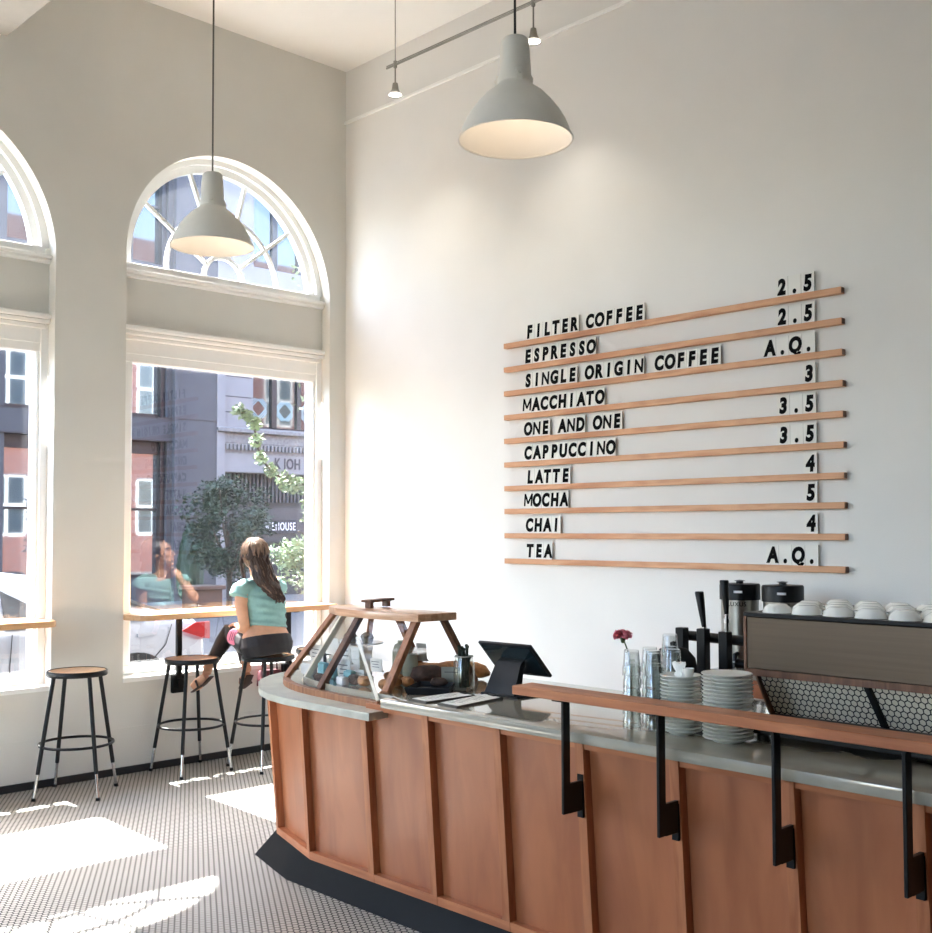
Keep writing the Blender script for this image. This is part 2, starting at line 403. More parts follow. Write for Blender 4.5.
def extruded(name, loops, t0, t1, mats, parent=None):
    """2D polygon with holes in (y,z), extruded along x from t0 to t1"""
    cu = bpy.data.curves.new(name, 'CURVE'); cu.dimensions = '2D'; cu.fill_mode = 'BOTH'
    for lp in loops:
        sp = cu.splines.new('POLY'); sp.points.add(len(lp)-1); sp.use_cyclic_u = True
        for p, (a, b) in zip(sp.points, lp): p.co = (a, b, 0, 1)
    cu.extrude = abs(t1-t0)/2
    o = bpy.data.objects.new(name, cu); COL.objects.link(o)
    dg = bpy.context.evaluated_depsgraph_get(); dg.update()
    me = bpy.data.meshes.new_from_object(o.evaluated_get(dg)); me.name = name
    bpy.data.objects.remove(o); bpy.data.curves.remove(cu)
    off = world_loc(parent) if parent else Vector((0,0,0))
    T = Matrix(((0,0,1,(t0+t1)/2),(1,0,0,0),(0,1,0,0),(0,0,0,1)))
    me.transform(Matrix.Translation(-off) @ T)
    for m in (mats if isinstance(mats, (list, tuple)) else [mats]): me.materials.append(m)
    return link(name, me, parent)

ORD = ['first','second','third','fourth','fifth','sixth','seventh','eighth','ninth','tenth','eleventh','twelfth','thirteenth','fourteenth','fifteenth','sixteenth','seventeenth','eighteenth','nineteenth','twentieth']

# ------------------------------------------------------------------ the room
CZ = 5.266
WIN = [-1.006, -3.195, -5.385]      # window centres along the street wall
HW, SILL, SPR, RAD = .85, .632, 3.44, .85
def SK(u, v): return (u - .06*v/.85, v*1.035)      # the old arches lean a little
def arch_loop(c, hw=HW, z0=SILL, zs=SPR, r=RAD, n=40, sq=1.0):
    L = [(c-hw, z0), (c+hw, z0)]
    for i in range(n+1):
        a = PI*i/n; u, v = SK(r*math.cos(a), r*math.sin(a)); L.append((c + u, zs + v))
    return L
YB = -9.3; XB = 10.2
outer = [(.0, 0), (.0, CZ), (YB, CZ), (YB, 0)]
w = extruded('wall_front', [outer]+[arch_loop(c) for c in WIN], -.22, 0, M['wall_win']); tag(w, kind='structure')
g = G(); g.box(-.3, XB+.2, 0, .2, 0, CZ); struct('wall_right', g, M['wall'])
SIDE_FILL = [1.5, 4.6]  # unseen openings added in the side wall to let in fill light
wl = extruded('wall_left', [[(-.3, 0), (XB+.2, 0), (XB+.2, CZ), (-.3, CZ)]]+[arch_loop(c, .95, SILL, SPR, .95) for c in SIDE_FILL], YB-.2, YB, M['wall_dark']); tag(wl, kind='structure')
wl.data.transform(Matrix(((0, 1, 0, 0), (1, 0, 0, 0), (0, 0, 1, 0), (0, 0, 0, 1)))); wl.data.flip_normals()
for i, c in enumerate(SIDE_FILL):
    g = G()
    for x in (c-.95, c-.03, c+.89): g.box(x, x+.06, YB-.16, YB-.08, SILL, SPR)
    for z in (SILL, 2.2, 2.95, SPR-.06): g.box(c-.95, c+.95, YB-.16, YB-.08, z, z+.06)
    struct('window_%d' % (i+5), g, M['trim'])  # frames of the added fill openings
g = G(); g.box(XB, XB+.2, YB, 0, 0, CZ); struct('wall_back', g, M['wall_dark'])
g = G(); g.box(-.3, XB+.2, YB-.2, .2, CZ, CZ+.2); struct('ceiling', g, M['ceil'])
g = G(); g.box(-.3, XB+.2, YB-.2, .2, -.2, 0); struct('floor', g, M['floor'], smooth=False)
g = G(); g.box(0, .012, YB, -.0, 0, .048, .003); struct('baseboard_front', g, M['basebd'])
g = G(); g.box(0, XB, -.012, 0, 0, .048, .003); struct('baseboard_right', g, M['basebd'])
g = G(); g.box(0, XB, -.022, 0, 4.835, 4.858, .004); struct('trim_1', g, M['trim'])
# shallow ridges left in the plaster under the windows
g = G(); g.box(0, .004, YB, -.0, .30, .306); struct('trim_2', g, M['wall_win'])
g = G(); g.box(.0, XB, -3.5, -2.672, 4.72, CZ, .01); struct('ceiling_beam', g, M['beam'])

def window(n, c):
    g = G()
    # sash frame: side stiles, head, bottom rail, set back in the opening
    y0, y1 = c-HW, c+HW
    for s, ya in ((1, y0), (-1, y1)):
        g.box(-.21, -.104, ya+s*.0005, ya+s*.045, SILL, 2.95)            # outer casing
        g.box(-.24, -.125, ya+s*.044, ya+s*(.115 if s > 0 else .066), .655, 2.832, .006)       # stile
    g.box(-.199, -.118, y0+.0455, y1-.0455, 2.775, 2.838, .004)           # head of the sash
    g.box(-.2, -.112, y0+.043, y1-.043, 2.831, 2.93, .003)                  # head board
    g.box(-.2, -.085, y0+.02, y1-.02, 2.925, 2.955, .006)
    g.box(-.2, -.065, y0, y1, 2.955, 2.985, .008)
    g.box(-.2, -.05, y0, y1, 2.985, 3.02, .008)                         # cornice over the sash
    g.box(-.2, -.065, y0, y1, 3.35, 3.375, .006)
    g.box(-.2, -.05, y0, y1, 3.375, 3.405, .008)                        # sill under the fan
    g.box(-.2, -.085, y0+.03, y1-.03, 3.405, 3.455, .006)
    g.box(-.199, -.119, y0+.0455, y1-.0455, .652, .70, .004)               # bottom rail
    fr = struct('window_%d' % n, g, M['trim'])
    g = G(); g.box(-.19, -.1, y0, y1, 3.0, 3.37); struct('spandrel', g, M['wall_win'], fr)
    g = G(); g.prism([(-.22, y0), (.006, y0), (.006, y1), (-.22, y1)], SILL-.03, SILL,
                     lambda x, y, z: (x, y, z + (.014 if z > SILL-.01 and x < -.1 else 0)))
    struct('window_sill', g, M['trim'], fr)
    # arched casing: two stepped rings and the glazing bead
    def band(r0, r1, xa, xb, name):
        n_ = 40; g = G(); rings = []
        for i in range(n_+1):
            a = PI*i/n_; d = (math.cos(a), math.sin(a))
            rings.append([g.bm.verts.new((x, c+SK(r*d[0], r*d[1])[0], SPR+.015+SK(r*d[0], r*d[1])[1])) for x, r in ((xa, r0), (xb, r0), (xb, r1), (xa, r1))])
        g.skin(rings); return struct(name, g, M['trim'], fr)
    band(.80, .875, -.2, -.1, 'arch_casing'); band(.75, .81, -.195, -.135, 'arch_bead')
    g = G(); cz = 3.46
    def arc(r, w):
        rings = []
        for i in range(33):
            a = PI*i/32; d = (math.cos(a), math.sin(a))
            rings.append([g.bm.verts.new((x, c+SK(q*d[0], q*d[1])[0], cz+SK(q*d[0], q*d[1])[1])) for x, q in ((-.185, r-w), (-.15, r-w), (-.15, r+w), (-.185, r+w))])
        g.skin(rings)
    arc(.162, .013); arc(.465, .012)
    for k in (36, 72, 108, 144):
        a = math.radians(k); d = Vector((0, *SK(math.cos(a), math.sin(a))))
        g.bar(Vector((-.168, c, cz)) + d*.165, Vector((-.168, c, cz)) + d*.77, .024, .034, up=(1, 0, 0))
    struct('fan_muntin', g, M['trim'], fr)
    g = G(); g.quad((-.235, y0+.03, .67), (-.235, y1-.03, .67), (-.235, y1-.03, 2.82), (-.235, y0+.03, 2.82)); struct('glass_pane', g, M['glass'], fr)
    g = G(); g._set([g.bm.faces.new([g.bm.verts.new((-.168, c+SK(.765*math.cos(PI*i/40), .765*math.sin(PI*i/40))[0], 3.455+SK(.765*math.cos(PI*i/40), .765*math.sin(PI*i/40))[1])) for i in range(41)])])
    struct('fan_glass', g, M['fanglass'], fr)
for i, c in enumerate(WIN): window(i+1, c)

# ------------------------------------------------------------------ window bars
def window_bar(c, label, posts):
    t = thing('window_bar', label, 'counter', (0, c, 1.0), 'window bars')
    y0, y1 = c-HW+.006, c+HW-.006
    poly = [(-.20, y0+.125), (-.12, y0+.12), (-.01, y0), (.02, y0+.002), (.165, y0+.035), (.185, y0+.06), (.19, y0+.1), (.19, y1-.1), (.185, y1-.06), (.165, y1-.035), (.02, y1-.002), (-.01, y1), (-.12, y1-.09), (-.20, y1-.095)]
    g = G(); g.prism(poly, 1.018, 1.056)
    es = [e for e in g.bm.edges if all(len([f for f in e.link_faces]) == 2 for _ in (0,))]
    bmesh.ops.bevel(g.bm, geom=[e for e in es if abs(e.verts[0].co.z-e.verts[1].co.z) < .001], offset=.004, segments=2, profile=.5, affect='EDGES')
    obj('bar_top', g, M['barwood'], t)
    for y in posts:
        g = G(); g.box(.008, .036, y-.02, y+.02, .55, 1.018, .003); obj('post', g, M['blk'], t)
        g = G(); g.box(.002, .032, y-.05, y+.05, .50, .625, .004); g.box(.012, .05, y-.02, y+.02, .535, .60); obj('wall_bracket', g, M['blkm'], t)
        g = G(); g.box(-.12, .14, y-.018, y+.018, 1.008, 1.018); obj('top_plate', g, M['blk'], t)
    return t
window_bar(WIN[0], 'maple window bar in front of the window where the woman sits', (-1.455, -.55))
window_bar(WIN[1], 'maple window bar in the left window, cut by the photo edge', (-2.75, -3.65))

# ------------------------------------------------------------------ stools
def make_stool(loc, rot, label):
    t = thing('bar_stool', label, 'stool', (0, 0, 0), 'bar stools at the windows')
    g = G(); g.lathe((0, 0, 0), [(.0, .738), (.158, .738), (.168, .742), (.172, .748), (.168, .754), (.0, .756)], 40); obj('seat', g, M['seat'], t)
    g = G(); g.lathe((0, 0, 0), [(.166, .724), (.178, .724), (.181, .729), (.181, .75), (.177, .757), (.171, .757), (.171, .738), (.10, .736), (.10, .732), (.166, .730)], 40, caps=(False, False)); obj('seat_rim', g, M['blk'], t)
    g = G(); g.torus((0, 0, .31), .218, .0085); obj('foot_ring', g, M['blk'], t)
    for k in range(4):
        a = PI/4 + k*PI/2; d = Vector((math.cos(a), math.sin(a), 0))
        def P(z): return d*(.272 - (.272-.150)*(z/.735)) + Vector((0, 0, z))
        g = G(); g.cyl(P(.735), P(.155), .0125, .0125, 12); leg = obj('leg', g, M['blk'], t)
        g = G(); g.cyl(P(.165), P(.014), .0098, .0098, 12)
        obj('leg_extension', g, M['chrome'], leg)
        g = G(); g.cyl(P(.018), P(.0), .0115, .014, 12); obj('foot_tip', g, M['blkm'], leg)
    t.location = loc; t.rotation_euler = (0, 0, rot)
    return t
st = make_stool((.305, -2.31, 0), PI/4*0+math.radians(48), 'black bar stool nearest the left window, wood seat empty')
dup(st, (.224, -1.47, 0), 'empty black bar stool just left of the sitting woman', rotz=math.radians(2))
dup(st, (.455, -1.015, 0), 'black bar stool the woman in teal sits on', rotz=math.radians(3))
dup(st, (.36, -.50, 0), 'black bar stool to the right of the woman, mostly behind the counter end', rotz=math.radians(20))

# ------------------------------------------------------------------ service counter
XE = 7.3
def fy(z): return -2.345 - .055*(z-.13)/.76      # leaning front plane
BAT = [2.79, 3.25, 3.645, 4.045, 4.445, 4.84, 5.245, 5.63, 6.03, 6.43, 6.83, 7.23]
t = thing('service_counter', 'long curved wooden service counter with reddish brown panels and black base', 'counter', (3.0, -2.0, 0))
g = G()
top = [(2.32, -2.18), (2.76, -2.325), (XE, -2.325), (XE, -1.6), (2.32, -1.6)]
bot = [(2.163, -2.23), (2.5, -2.32), (2.606, -2.347), (XE, -2.35), (XE, -1.58), (2.0, -1.75)]
top6 = [(2.26, -2.165), (2.5, -2.24), (2.76, -2.325), (XE, -2.33), (XE, -1.6), (2.26, -1.7)]
g.loft2(bot, 0, top6, .13); obj('base_kick', g, M['kick'], t)
def front(x, z, o=0.):
    """point on the front of the counter: x along it; o outward"""
    if x >= 2.79: return Vector((x, fy(z)-o, z))
    u = (2.79-x)/(2.79-2.32); b = Vector((2.79, fy(z), z)); e = Vector((2.32-.02*(z-.13)/.76, fy(z)+.14, z))
    n = Vector((-.29, -.957, 0)); return b.lerp(e, u) + n*o
def strip(g, x0, x1, z0, z1, o0, o1):
    """a board on the counter front from x0..x1, z0..z1, thickness o0..o1"""
    P = [[front(x, z, o) for (x, z) in ((x0, z0), (x1, z0), (x1, z1), (x0, z1))] for o in (o0, o1)]
    a = [g.bm.verts.new(p) for p in P[0]]; b = [g.bm.verts.new(p) for p in P[1]]; g.skin([a, b])
edges = [2.32] + BAT
for i in range(len(edges)-1):
    zt = .835 if i < 2 else .89
    g = G(); strip(g, edges[i]+.002, edges[i+1]-.002, .13, zt, -.06, -.034); obj('front_panel', g, M['panel'], t)
    g = G(); strip(g, edges[i]+.001, edges[i+1]-.001, .13, .165, -.034, 0); obj('bottom_rail', g, M['rail_h'], t)
    if i >= 2:
        g = G(); strip(g, edges[i]+.001, edges[i+1]-.04, .862, .889, -.034, -.006); obj('top_rail', g, M['rail_h'], t)
for i, x in enumerate(edges):
    zt = .835 if i < 3 else .889
    g = G()
    if i == 0: strip(g, x-.0, x+.03, .165, zt, -.034, .0)
    else: strip(g, x-.036, x, .165, zt, -.034, 0)
    obj('batten', g, M['batten'], t)
g = G(); g.prism([(2.30, -2.19), (2.315, -2.165), (2.315, -1.62), (2.29, -1.62)], .13, .835); obj('end_panel', g, M['panel'], t)
g = G(); g.box(2.36, XE, -1.64, -1.6, .05, .89); g.box(4.0, XE, -1.6, -1.42, .05, .888); obj('back_panel', g, M['panel'], t)

g = G()
sl = [(2.42, -1.55), (3.98, -1.55), (3.98, -1.38), (XE, -1.38), (XE, -2.435), (3.40, -2.435), (3.40, -2.34), (2.95, -2.33), (2.62, -2.265), (2.42, -2.12)]
g.prism(sl, .889, .925)
bmesh.ops.bevel(g.bm, geom=[e for e in g.bm.edges if abs(e.verts[0].co.z-e.verts[1].co.z) < .001], offset=.003, segments=2, profile=.5, affect='EDGES')
tag(obj('countertop', g, M['slab'], None, (4.5, -2.0, .889)), 'polished grey concrete countertop reflecting the wall', 'countertop')
g = G()
le = [(3.375, -2.476), (3.36, -2.36), (3.36, -2.33), (3.36, -1.6), (2.05, -1.6), (2.0, -1.75), (1.995, -1.87), (2.02, -1.98), (2.075, -2.09), (2.16, -2.195), (2.24, -2.262), (2.335, -2.325), (2.45, -2.395), (2.6, -2.45), (2.78, -2.474)]
g.prism(le, .836, .868)
bmesh.ops.bevel(g.bm, geom=[e for e in g.bm.edges if abs(e.verts[0].co.z-e.verts[1].co.z) < .001], offset=.003, segments=2, profile=.5, affect='EDGES')
tag(obj('ledge_slab', g, M['ledge'], None, (2.6, -2.1, .836)), 'pale stone ledge with rounded end under the pastry case', 'ledge')

# arm rail
t = thing('arm_rail', 'long wooden rail on black steel brackets along the counter front', 'rail', (5.0, -2.47, .63))
g = G(); g.box(4.235, XE, -2.53, -2.425, 1.043, 1.074, .003); obj('rail_board', g, M['rail_h'], t)
for i, x in enumerate(BAT[4:]):
    xx = x - .012
    g = G(); g.box(xx-.006, xx+.006, -2.49, -2.455, .655, 1.043, .002)
    g.box(xx-.006, xx+.006, -2.458, fy(.7)-.004, .655, .755)
    g.box(xx-.02, xx+.02, -2.52, -2.435, 1.037, 1.043)
    br = obj('bracket', g, M['blk'], t)
    g = G(); g.box(xx-.018, xx+.008, fy(.7)-.008, fy(.7)+.002, .628, .775 if i == 0 else .745, .001); obj('bracket_plate', g, M['blkm'], br)

# ------------------------------------------------------------------ pastry case
t = thing('pastry_case', 'wooden pastry display case with slanted glass front on the counter', 'display case', (2.9, -2.1, .868))
rail_pts = [(2.318, -2.158), (2.39, -2.215), (2.475, -2.262), (2.57, -2.30), (2.678, -2.328), (2.80, -2.345), (2.924, -2.354), (3.111, -2.367), (3.306, -2.372)]
g = G(); rings = []
for i, (x, y) in enumerate(rail_pts):
    a = Vector(rail_pts[max(i-1, 0)]); b = Vector(rail_pts[min(i+1, len(rail_pts)-1)]); d = (b-a).normalized(); n = Vector((d.y, -d.x))
    rings.append([g.bm.verts.new((x+n.x*q*-1, y+n.y*q*-1, z)) for q, z in ((-.004, .868), (.028, .868), (.028, .896), (-.004, .896))])
g.skin(rings); obj('base_rail', g, M['walnut_lit'], t)
topb = [(2.565, -1.95), (2.56, -2.03), (2.60, -2.10), (2.76, -2.17), (3.02, -2.19), (3.31, -2.15), (3.335, -1.945)]
g = G(); g.prism(topb, 1.216, 1.25)
bmesh.ops.bevel(g.bm, geom=[e for e in g.bm.edges if abs(e.verts[0].co.z-e.verts[1].co.z) < .001], offset=.003, segments=2, profile=.5, affect='EDGES')
obj('top_board', g, M['casewood'], t)
posts = [((2.365, -2.185, .896), (2.625, -2.085, 1.217), .034, .02, 'walnut_lit'), ((2.835, -2.325, .896), (2.89, -2.14, 1.217), .034, .026, 'walnut'),
         ((3.287, -2.312, .925), (3.268, -2.125, 1.217), .04, .026, 'walnut_lit'), ((3.285, -1.785, .925), (3.292, -1.985, 1.217), .034, .024, 'walnut'),
         ((2.50, -1.80, .925), (2.775, -1.975, 1.217), .032, .024, 'walnut_lit'), ((2.965, -1.81, .925), (2.969, -1.98, 1.217), .034, .024, 'walnut_lit')]
for a, b, w_, th, m_ in posts:
    g = G(); g.bar(a, b, w_, th, up=(0, -1, .5), bev=.002); obj('post', g, M[m_], t)
# bent glass front, in flat facets between rail and top board
base = [(2.33, -2.145), (2.475, -2.245), (2.678, -2.308), (2.924, -2.336), (3.29, -2.352)]
tp = [(2.60, -2.06), (2.70, -2.125), (2.80, -2.155), (2.98, -2.17), (3.28, -2.135)]
g = G(); g.mi = 0
for i in range(4):
    g.slab([(*base[i], .893), (*base[i+1], .893), (*tp[i+1], 1.217), (*tp[i], 1.217)], .004)
obj('glass_front', g, M['caseglass'], t, smooth=False)
g = G(); g.bar((2.60, -2.245, .90), (2.755, -2.13, 1.215), .012, .03, up=(0, -1, .4)); obj('pale_strip_left', g, M['pale_strip'], t)  # pale beige bar slanting up along the case front
g = G(); g.bar((2.92, -2.18, 1.13), (3.285, -2.355, .90), .016, .004, up=(0, -1, .5)); obj('pale_strip_right', g, M['pale_strip'], t)
g = G(); g.slab([(3.03, -2.10, 1.07), (3.24, -2.10, 1.07), (3.24, -1.92, 1.07), (3.03, -1.92, 1.07)], .006); obj('glass_shelf', g, M['caseglass'], t, smooth=False)

t = thing('riser_stand', 'small dark wooden riser standing on top of the pastry case', 'stand', (2.85, -1.97, 1.25))
g = G(); g.bar((2.855, -2.075, 1.283), (2.80, -1.885, 1.283), .06, .013, bev=.002); obj('stand_top', g, M['walnut'], t)
for p in ((2.848, -2.05), (2.81, -1.915)):
    g = G(); g.bar((p[0]-.02, p[1], 1.264), (p[0]+.02, p[1], 1.264), .02, .0275); obj('leg', g, M['walnut'], t)

# ---- things in the pastry case
def card(name, c, w_, h, yaw, label, lean=.12, lines=3, mat='paper'):
    R = Matrix.Rotation(yaw, 3, 'Z') @ Matrix.Rotation(lean, 3, 'X')
    c = Vector(c); t = thing(name, label, 'sign', c, 'price cards in the pastry case')
    g = G(); g.obox(c + R @ Vector((0, 0, h/2)), R, (w_/2, .0012, h/2)); g.obox(c + R@Vector((0, .004, .003)), R, (w_/2, .006, .003)); obj('card', g, M[mat], t, smooth=False)
    if lines:
        g = G()
        for k in range(lines):
            zz = h*(.75-.2*k); ww = w_*(.34, .26, .3)[k % 3]
            g.obox(c + R @ Vector((-.004, -.0018, zz)), R, (ww, .0004, h*.022))
        obj('print', g, M['darktxt'], t, smooth=False)
    return t
CW = math.radians(8)
Z0 = .925
card('price_card', (2.505, -2.10, .965), .125, .095, math.radians(-8), 'wide white price card at the left end of the pastry case')
card('price_card', (2.50, -2.0, 1.0), .14, .085, math.radians(-8), 'plain white card behind the leftmost price card', lines=0)
card('price_card', (2.825, -2.165, .995), .065, .115, CW, 'tall white tag standing behind the dark case post')
card('price_card', (2.865, -2.205, Z0), .085, .10, CW, 'white label in front of the tall tag in the pastry case')
card('price_card', (2.955, -2.19, Z0), .06, .06, CW, 'small white label beside the pale slanted strip')
card('price_card', (3.04, -2.16, .98), .07, .06, CW, 'cream card with dark print left of the thick front post')
card('price_card', (3.01, -1.86, 1.0), .06, .085, CW, 'blank beige card at the back of the pastry case', lines=0, mat='ledge')
def packs():
    spec = [(2.70, -2.205, .055, .07, 'teal_pack', 'teal snack wrapper left of the white labels'), (2.745, -2.175, .04, .09, 'teal_pack', 'teal snack wrapper leaning behind the first teal one'),
            (2.93, -2.23, .05, .055, 'teal_pack', 'teal snack wrapper right of the white labels'), (2.95, -2.285, .07, .035, 'greypack', 'grey wrapped bar lying at the front of the case'),
            (2.78, -2.275, .075, .03, 'choc', 'dark wrapped bar at the foot of the dark case post'), (2.55, -2.18, .10, .05, 'greypack', 'grey box under the leftmost price card')]
    for x, y, w_, h, m_, lab in spec:
        g = G(); R = Matrix.Rotation(random.uniform(-.3, .3), 3, 'Z')
        g.obox((x, y, Z0+h/2), R, (w_/2, .018, h/2), .006, 2)
        g.obox((x, y, Z0+h-.001), R, (w_/2*.9, .004, .004))
        tag(obj('snack_pack', g, M[m_], None, (x, y, Z0)), lab, 'snack', 'packs in the pastry case')
packs()
for x, y, z, w_, h, lab in ((2.66, -1.98, .925, .14, .07, 'white pastry box at the back left of the pastry case'), (2.67, -1.98, .995, .12, .06, 'smaller white box on top of the white pastry box')):
    t = thing('pastry_box', lab, 'box', (x, y, z), 'white boxes in the case')
    g = G(); g.obox((x, y, z+h*.42), Matrix.Rotation(.12, 3, 'Z'), (w_/2*.97, .045, h*.42), .002); obj('box_base', g, M['paper'], t)
    g = G(); g.obox((x, y, z+h*.84), Matrix.Rotation(.12, 3, 'Z'), (w_/2, .047, h*.16), .002); obj('lid', g, M['paper'], t)
t = thing('cake_stand', 'glass cake stand with a thin stem in the pastry case', 'cake stand', (2.80, -2.06, .925))
g = G(); g.lathe((2.80, -2.06, 0), [(.0, .925), (.06, .925), (.058, .931), (.012, .94), (.010, 1.02), (.016, 1.075), (.0, 1.078)], 24); obj('foot', g, M['jarglass'], t)
g = G(); g.lathe((2.80, -2.06, 0), [(.0, 1.078), (.105, 1.082), (.108, 1.088), (.104, 1.088), (.0, 1.084)], 32); obj('plate', g, M['ledge'], t)
for k, (dx, dy) in enumerate([(-.06, -.02), (.0, -.06), (.06, -.01), (.0, .035)]):
    g = G(); g.lathe((2.80+dx, -2.06+dy, 0), [(.0, 1.088), (.022, 1.088), (.028, 1.105), (.031, 1.112), (.026, 1.124), (.012, 1.131), (.0, 1.132)], 14)
    for v in g.bm.verts: v.co += noise.noise_vector(v.co*60)*.002
    tag(obj('muffin', g, M['muffin'], None, (2.80+dx, -2.06+dy, 1.088)), 'grainy muffin on the %s of the glass cake stand' % ['left side','front','right side','back'][k], 'muffin', 'muffins on the cake stand')
for k, (x, y, r, h, m_, lab) in enumerate([(2.95, -1.93, .05, .16, 'greentin', 'tall olive paper bag behind the pale slanted strip'), (3.045, -1.965, .035, .125, 'greentin', 'short olive tin beside the tall olive bag')]):
    g = G(); g.lathe((x, y, 0), [(.0, Z0), (r, Z0), (r, Z0+h*.75), (r*.8, Z0+h*.95), (r*.5, Z0+h), (.0, Z0+h)], 20); g.lathe((x, y, 0), [(r*.5, Z0+h-.002), (r*.52, Z0+h+.012), (0, Z0+h+.012)], 16)
    tag(obj('canister', g, M[m_], None, (x, y, Z0)), lab, 'canister')
def loaf(x, y, z, l, w_, h, m_, lab, yaw=0., n=0, name='pastry', grp='pastries in the case'):
    g = G(); R = Matrix.Rotation(yaw, 3, 'Z'); pts = []; rr = []
    K = 9
    for i in range(K):
        u = i/(K-1)*2-1; s = max(.25, math.sqrt(max(0, 1-u**4)))
        pts.append(Vector((x, y, z+h*.5)) + R @ Vector((u*l/2, 0, (s-1)*h*.2))); rr.append((w_/2*s, h/2*s))
    g.tube(pts, rr, 14, ref=R @ Vector((0, 1, 0)))
    for v in g.bm.verts:
        v.co += noise.noise_vector(v.co*45+Vector((n, 0, 0)))*h*.07
        v.co.z = max(v.co.z, z)
    tag(obj(name, g, M[m_], None, (x, y, z)), lab, 'pastry', grp)
rng = random.Random(3)
cand = [(3.06, -2.25, 'bread', 'golden croissant at the front right of the case'), (3.10, -2.10, 'bread', 'brown roll behind the front right croissant'), (3.17, -2.17, 'bread', 'golden roll beside the thick front post'),
        (3.05, -2.08, 'bread', 'brown bun at the middle back of the case'), (3.15, -1.97, 'choc', 'dark bun at the back right of the case'), (3.215, -2.13, 'bread', 'brown bun right of the dark bun'), (2.92, -1.82, 'bread', 'long brown loaf along the back of the case'),
        (3.10, -1.88, 'bread', 'second long loaf at the back right of the case'), (3.0, -2.255, 'choc', 'dark brownie at the front of the case'), (3.22, -2.26, 'bread', 'flat pastry at the foot of the thick front post'), (2.66, -2.08, 'bread', 'pale roll behind the left teal wrapper'), (2.61, -2.12, 'muffin', 'grey bun at the left back of the case')]
for k, (x, y, m_, lab) in enumerate(cand):
    back = y > -1.9
    loaf(x, y, Z0+.002, .17 if back else .085, .07 if back else .055, .075 if back else .045, m_, lab, rng.uniform(-.5, .5), k)

# tray, dark loaves and card right of the case
t = thing('serving_tray', 'dark slate serving tray with raised rim beside the pastry case', 'tray', (3.40, -2.14, .925))
tr = [(3.375, -2.285), (3.275, -2.11), (3.40, -2.02), (3.53, -2.17)]
def rim(poly, k, cx=3.395, cy=-2.146): return [(cx+(x-cx)*k, cy+(y-cy)*k) for x, y in poly]
g = G(); g.loft2(rim(tr, .9), .925, rim(tr, .92), .935); obj('tray_bed', g, M['blk'], t)
g = G(); o_ = tr; i_ = rim(tr, .93); ring = []
for k in range(5):
    (ax, ay), (bx, by) = o_[k % 4], i_[k % 4]
    ring.append([g.bm.verts.new(p) for p in ((bx, by, .928), (ax, ay, .951), (ax, ay, .955), (bx, by, .934))])
g.skin(ring, False, False); obj('rim', g, M['tab'], t, smooth=False)
loaf(3.205, -2.0, Z0, .15, .085, .085, 'choc', 'large dark crusty loaf right of the thick front post', .7, 31, 'loaf', 'dark loaves by the tray')
loaf(3.345, -2.06, .936, .075, .045, .035, 'choc', 'small black cake on the back corner of the slate tray', .7, 32, 'loaf', 'dark loaves by the tray')
loaf(3.15, -1.74, Z0, .30, .08, .075, 'bread', 'long brown loaf behind the right case leg', .3, 33, 'loaf', 'dark loaves by the tray')
card('table_sign', (3.36, -1.985, Z0), .11, .09, math.radians(40), 'beige card sign standing behind the slate tray', lines=1, mat='ledge')

# jar of sticks
t = thing('glass_jar', 'clear glass jar of dark stirring sticks left of the tablet', 'jar', (3.453, -2.013, .925))
J = (3.453, -2.013, 0)
g = G(); g.lathe(J, [(.0, .928), (.042, .928), (.046, .94), (.046, 1.045), (.040, 1.055), (.041, 1.072), (.0375, 1.072), (.037, 1.056), (.0425, 1.044), (.0425, .942), (.0, .936)], 28, caps=(True, True)); obj('jar_body', g, M['jarglass'], t)
g = G(); g.torus((J[0], J[1], 1.071), .039, .003, 28, 6); obj('jar_rim', g, M['ledge'], t)
rs = random.Random(5)
for k in range(10):
    a = rs.uniform(0, 2*PI); r0 = rs.uniform(.0, .022); r1 = rs.uniform(.01, .03)
    g = G(); p0 = Vector((J[0]+r0*math.cos(a), J[1]+r0*math.sin(a), .937)); p1 = Vector((J[0]+r1*math.cos(a+.6), J[1]+r1*math.sin(a+.6), rs.uniform(1.06, 1.115)))
    g.cyl(p0, p1, .0045, .0055, 8); g.ball(p1, .008, 8, 6)
    tag(obj('stir_stick', g, M['herb'], None, p0), 'dark stick standing in the clear glass jar', 'stick', 'dark sticks in the jar')

# clipboards
def clipboard(c, label):
    P = [Vector((*q, 0)) for q in c]; cen = sum(P, Vector())/4; t = thing('menu_clipboard', label, 'clipboard', (cen.x, cen.y, .925), 'menu clipboards on the counter')
    g = G(); g.prism([(p.x, p.y) for p in P], .925, .933); obj('board', g, M['clip'], t, smooth=False)
    q = [cen + (p-cen)*.9 for p in P]
    g = G(); g.prism([(p.x, p.y) for p in q], .933, .9345); obj('menu_sheet', g, M['paper'], t, smooth=False)
    g = G()
    for k in range(9):
        u = .12 + .085*k; a = q[0].lerp(q[3], u); b = q[1].lerp(q[2], u); a2 = a.lerp(b, .12); b2 = a.lerp(b, .55 + .3*((k*7) % 4)/4)
        g.bar(a2 + Vector((0, 0, .9347)), b2 + Vector((0, 0, .9347)), .004, .0004)
    obj('menu_print', g, M['darktxt'], t, smooth=False)
    a = P[3].lerp(P[2], .3); b = P[3].lerp(P[2], .7)
    g = G(); g.bar(a.lerp(cen, .1) + Vector((0, 0, .937)), b.lerp(cen, .1) + Vector((0, 0, .937)), .018, .006, bev=.002); obj('clip', g, M['blk'], t)
clipboard([(3.513, -2.379), (3.625, -2.387), (3.63, -2.119), (3.519, -2.111)], 'left of two dark clipboards with white menus flat on counter')
clipboard([(3.676, -2.372), (3.794, -2.378), (3.753, -2.08), (3.637, -2.062)], 'right clipboard with a white menu, nearest the tablet')

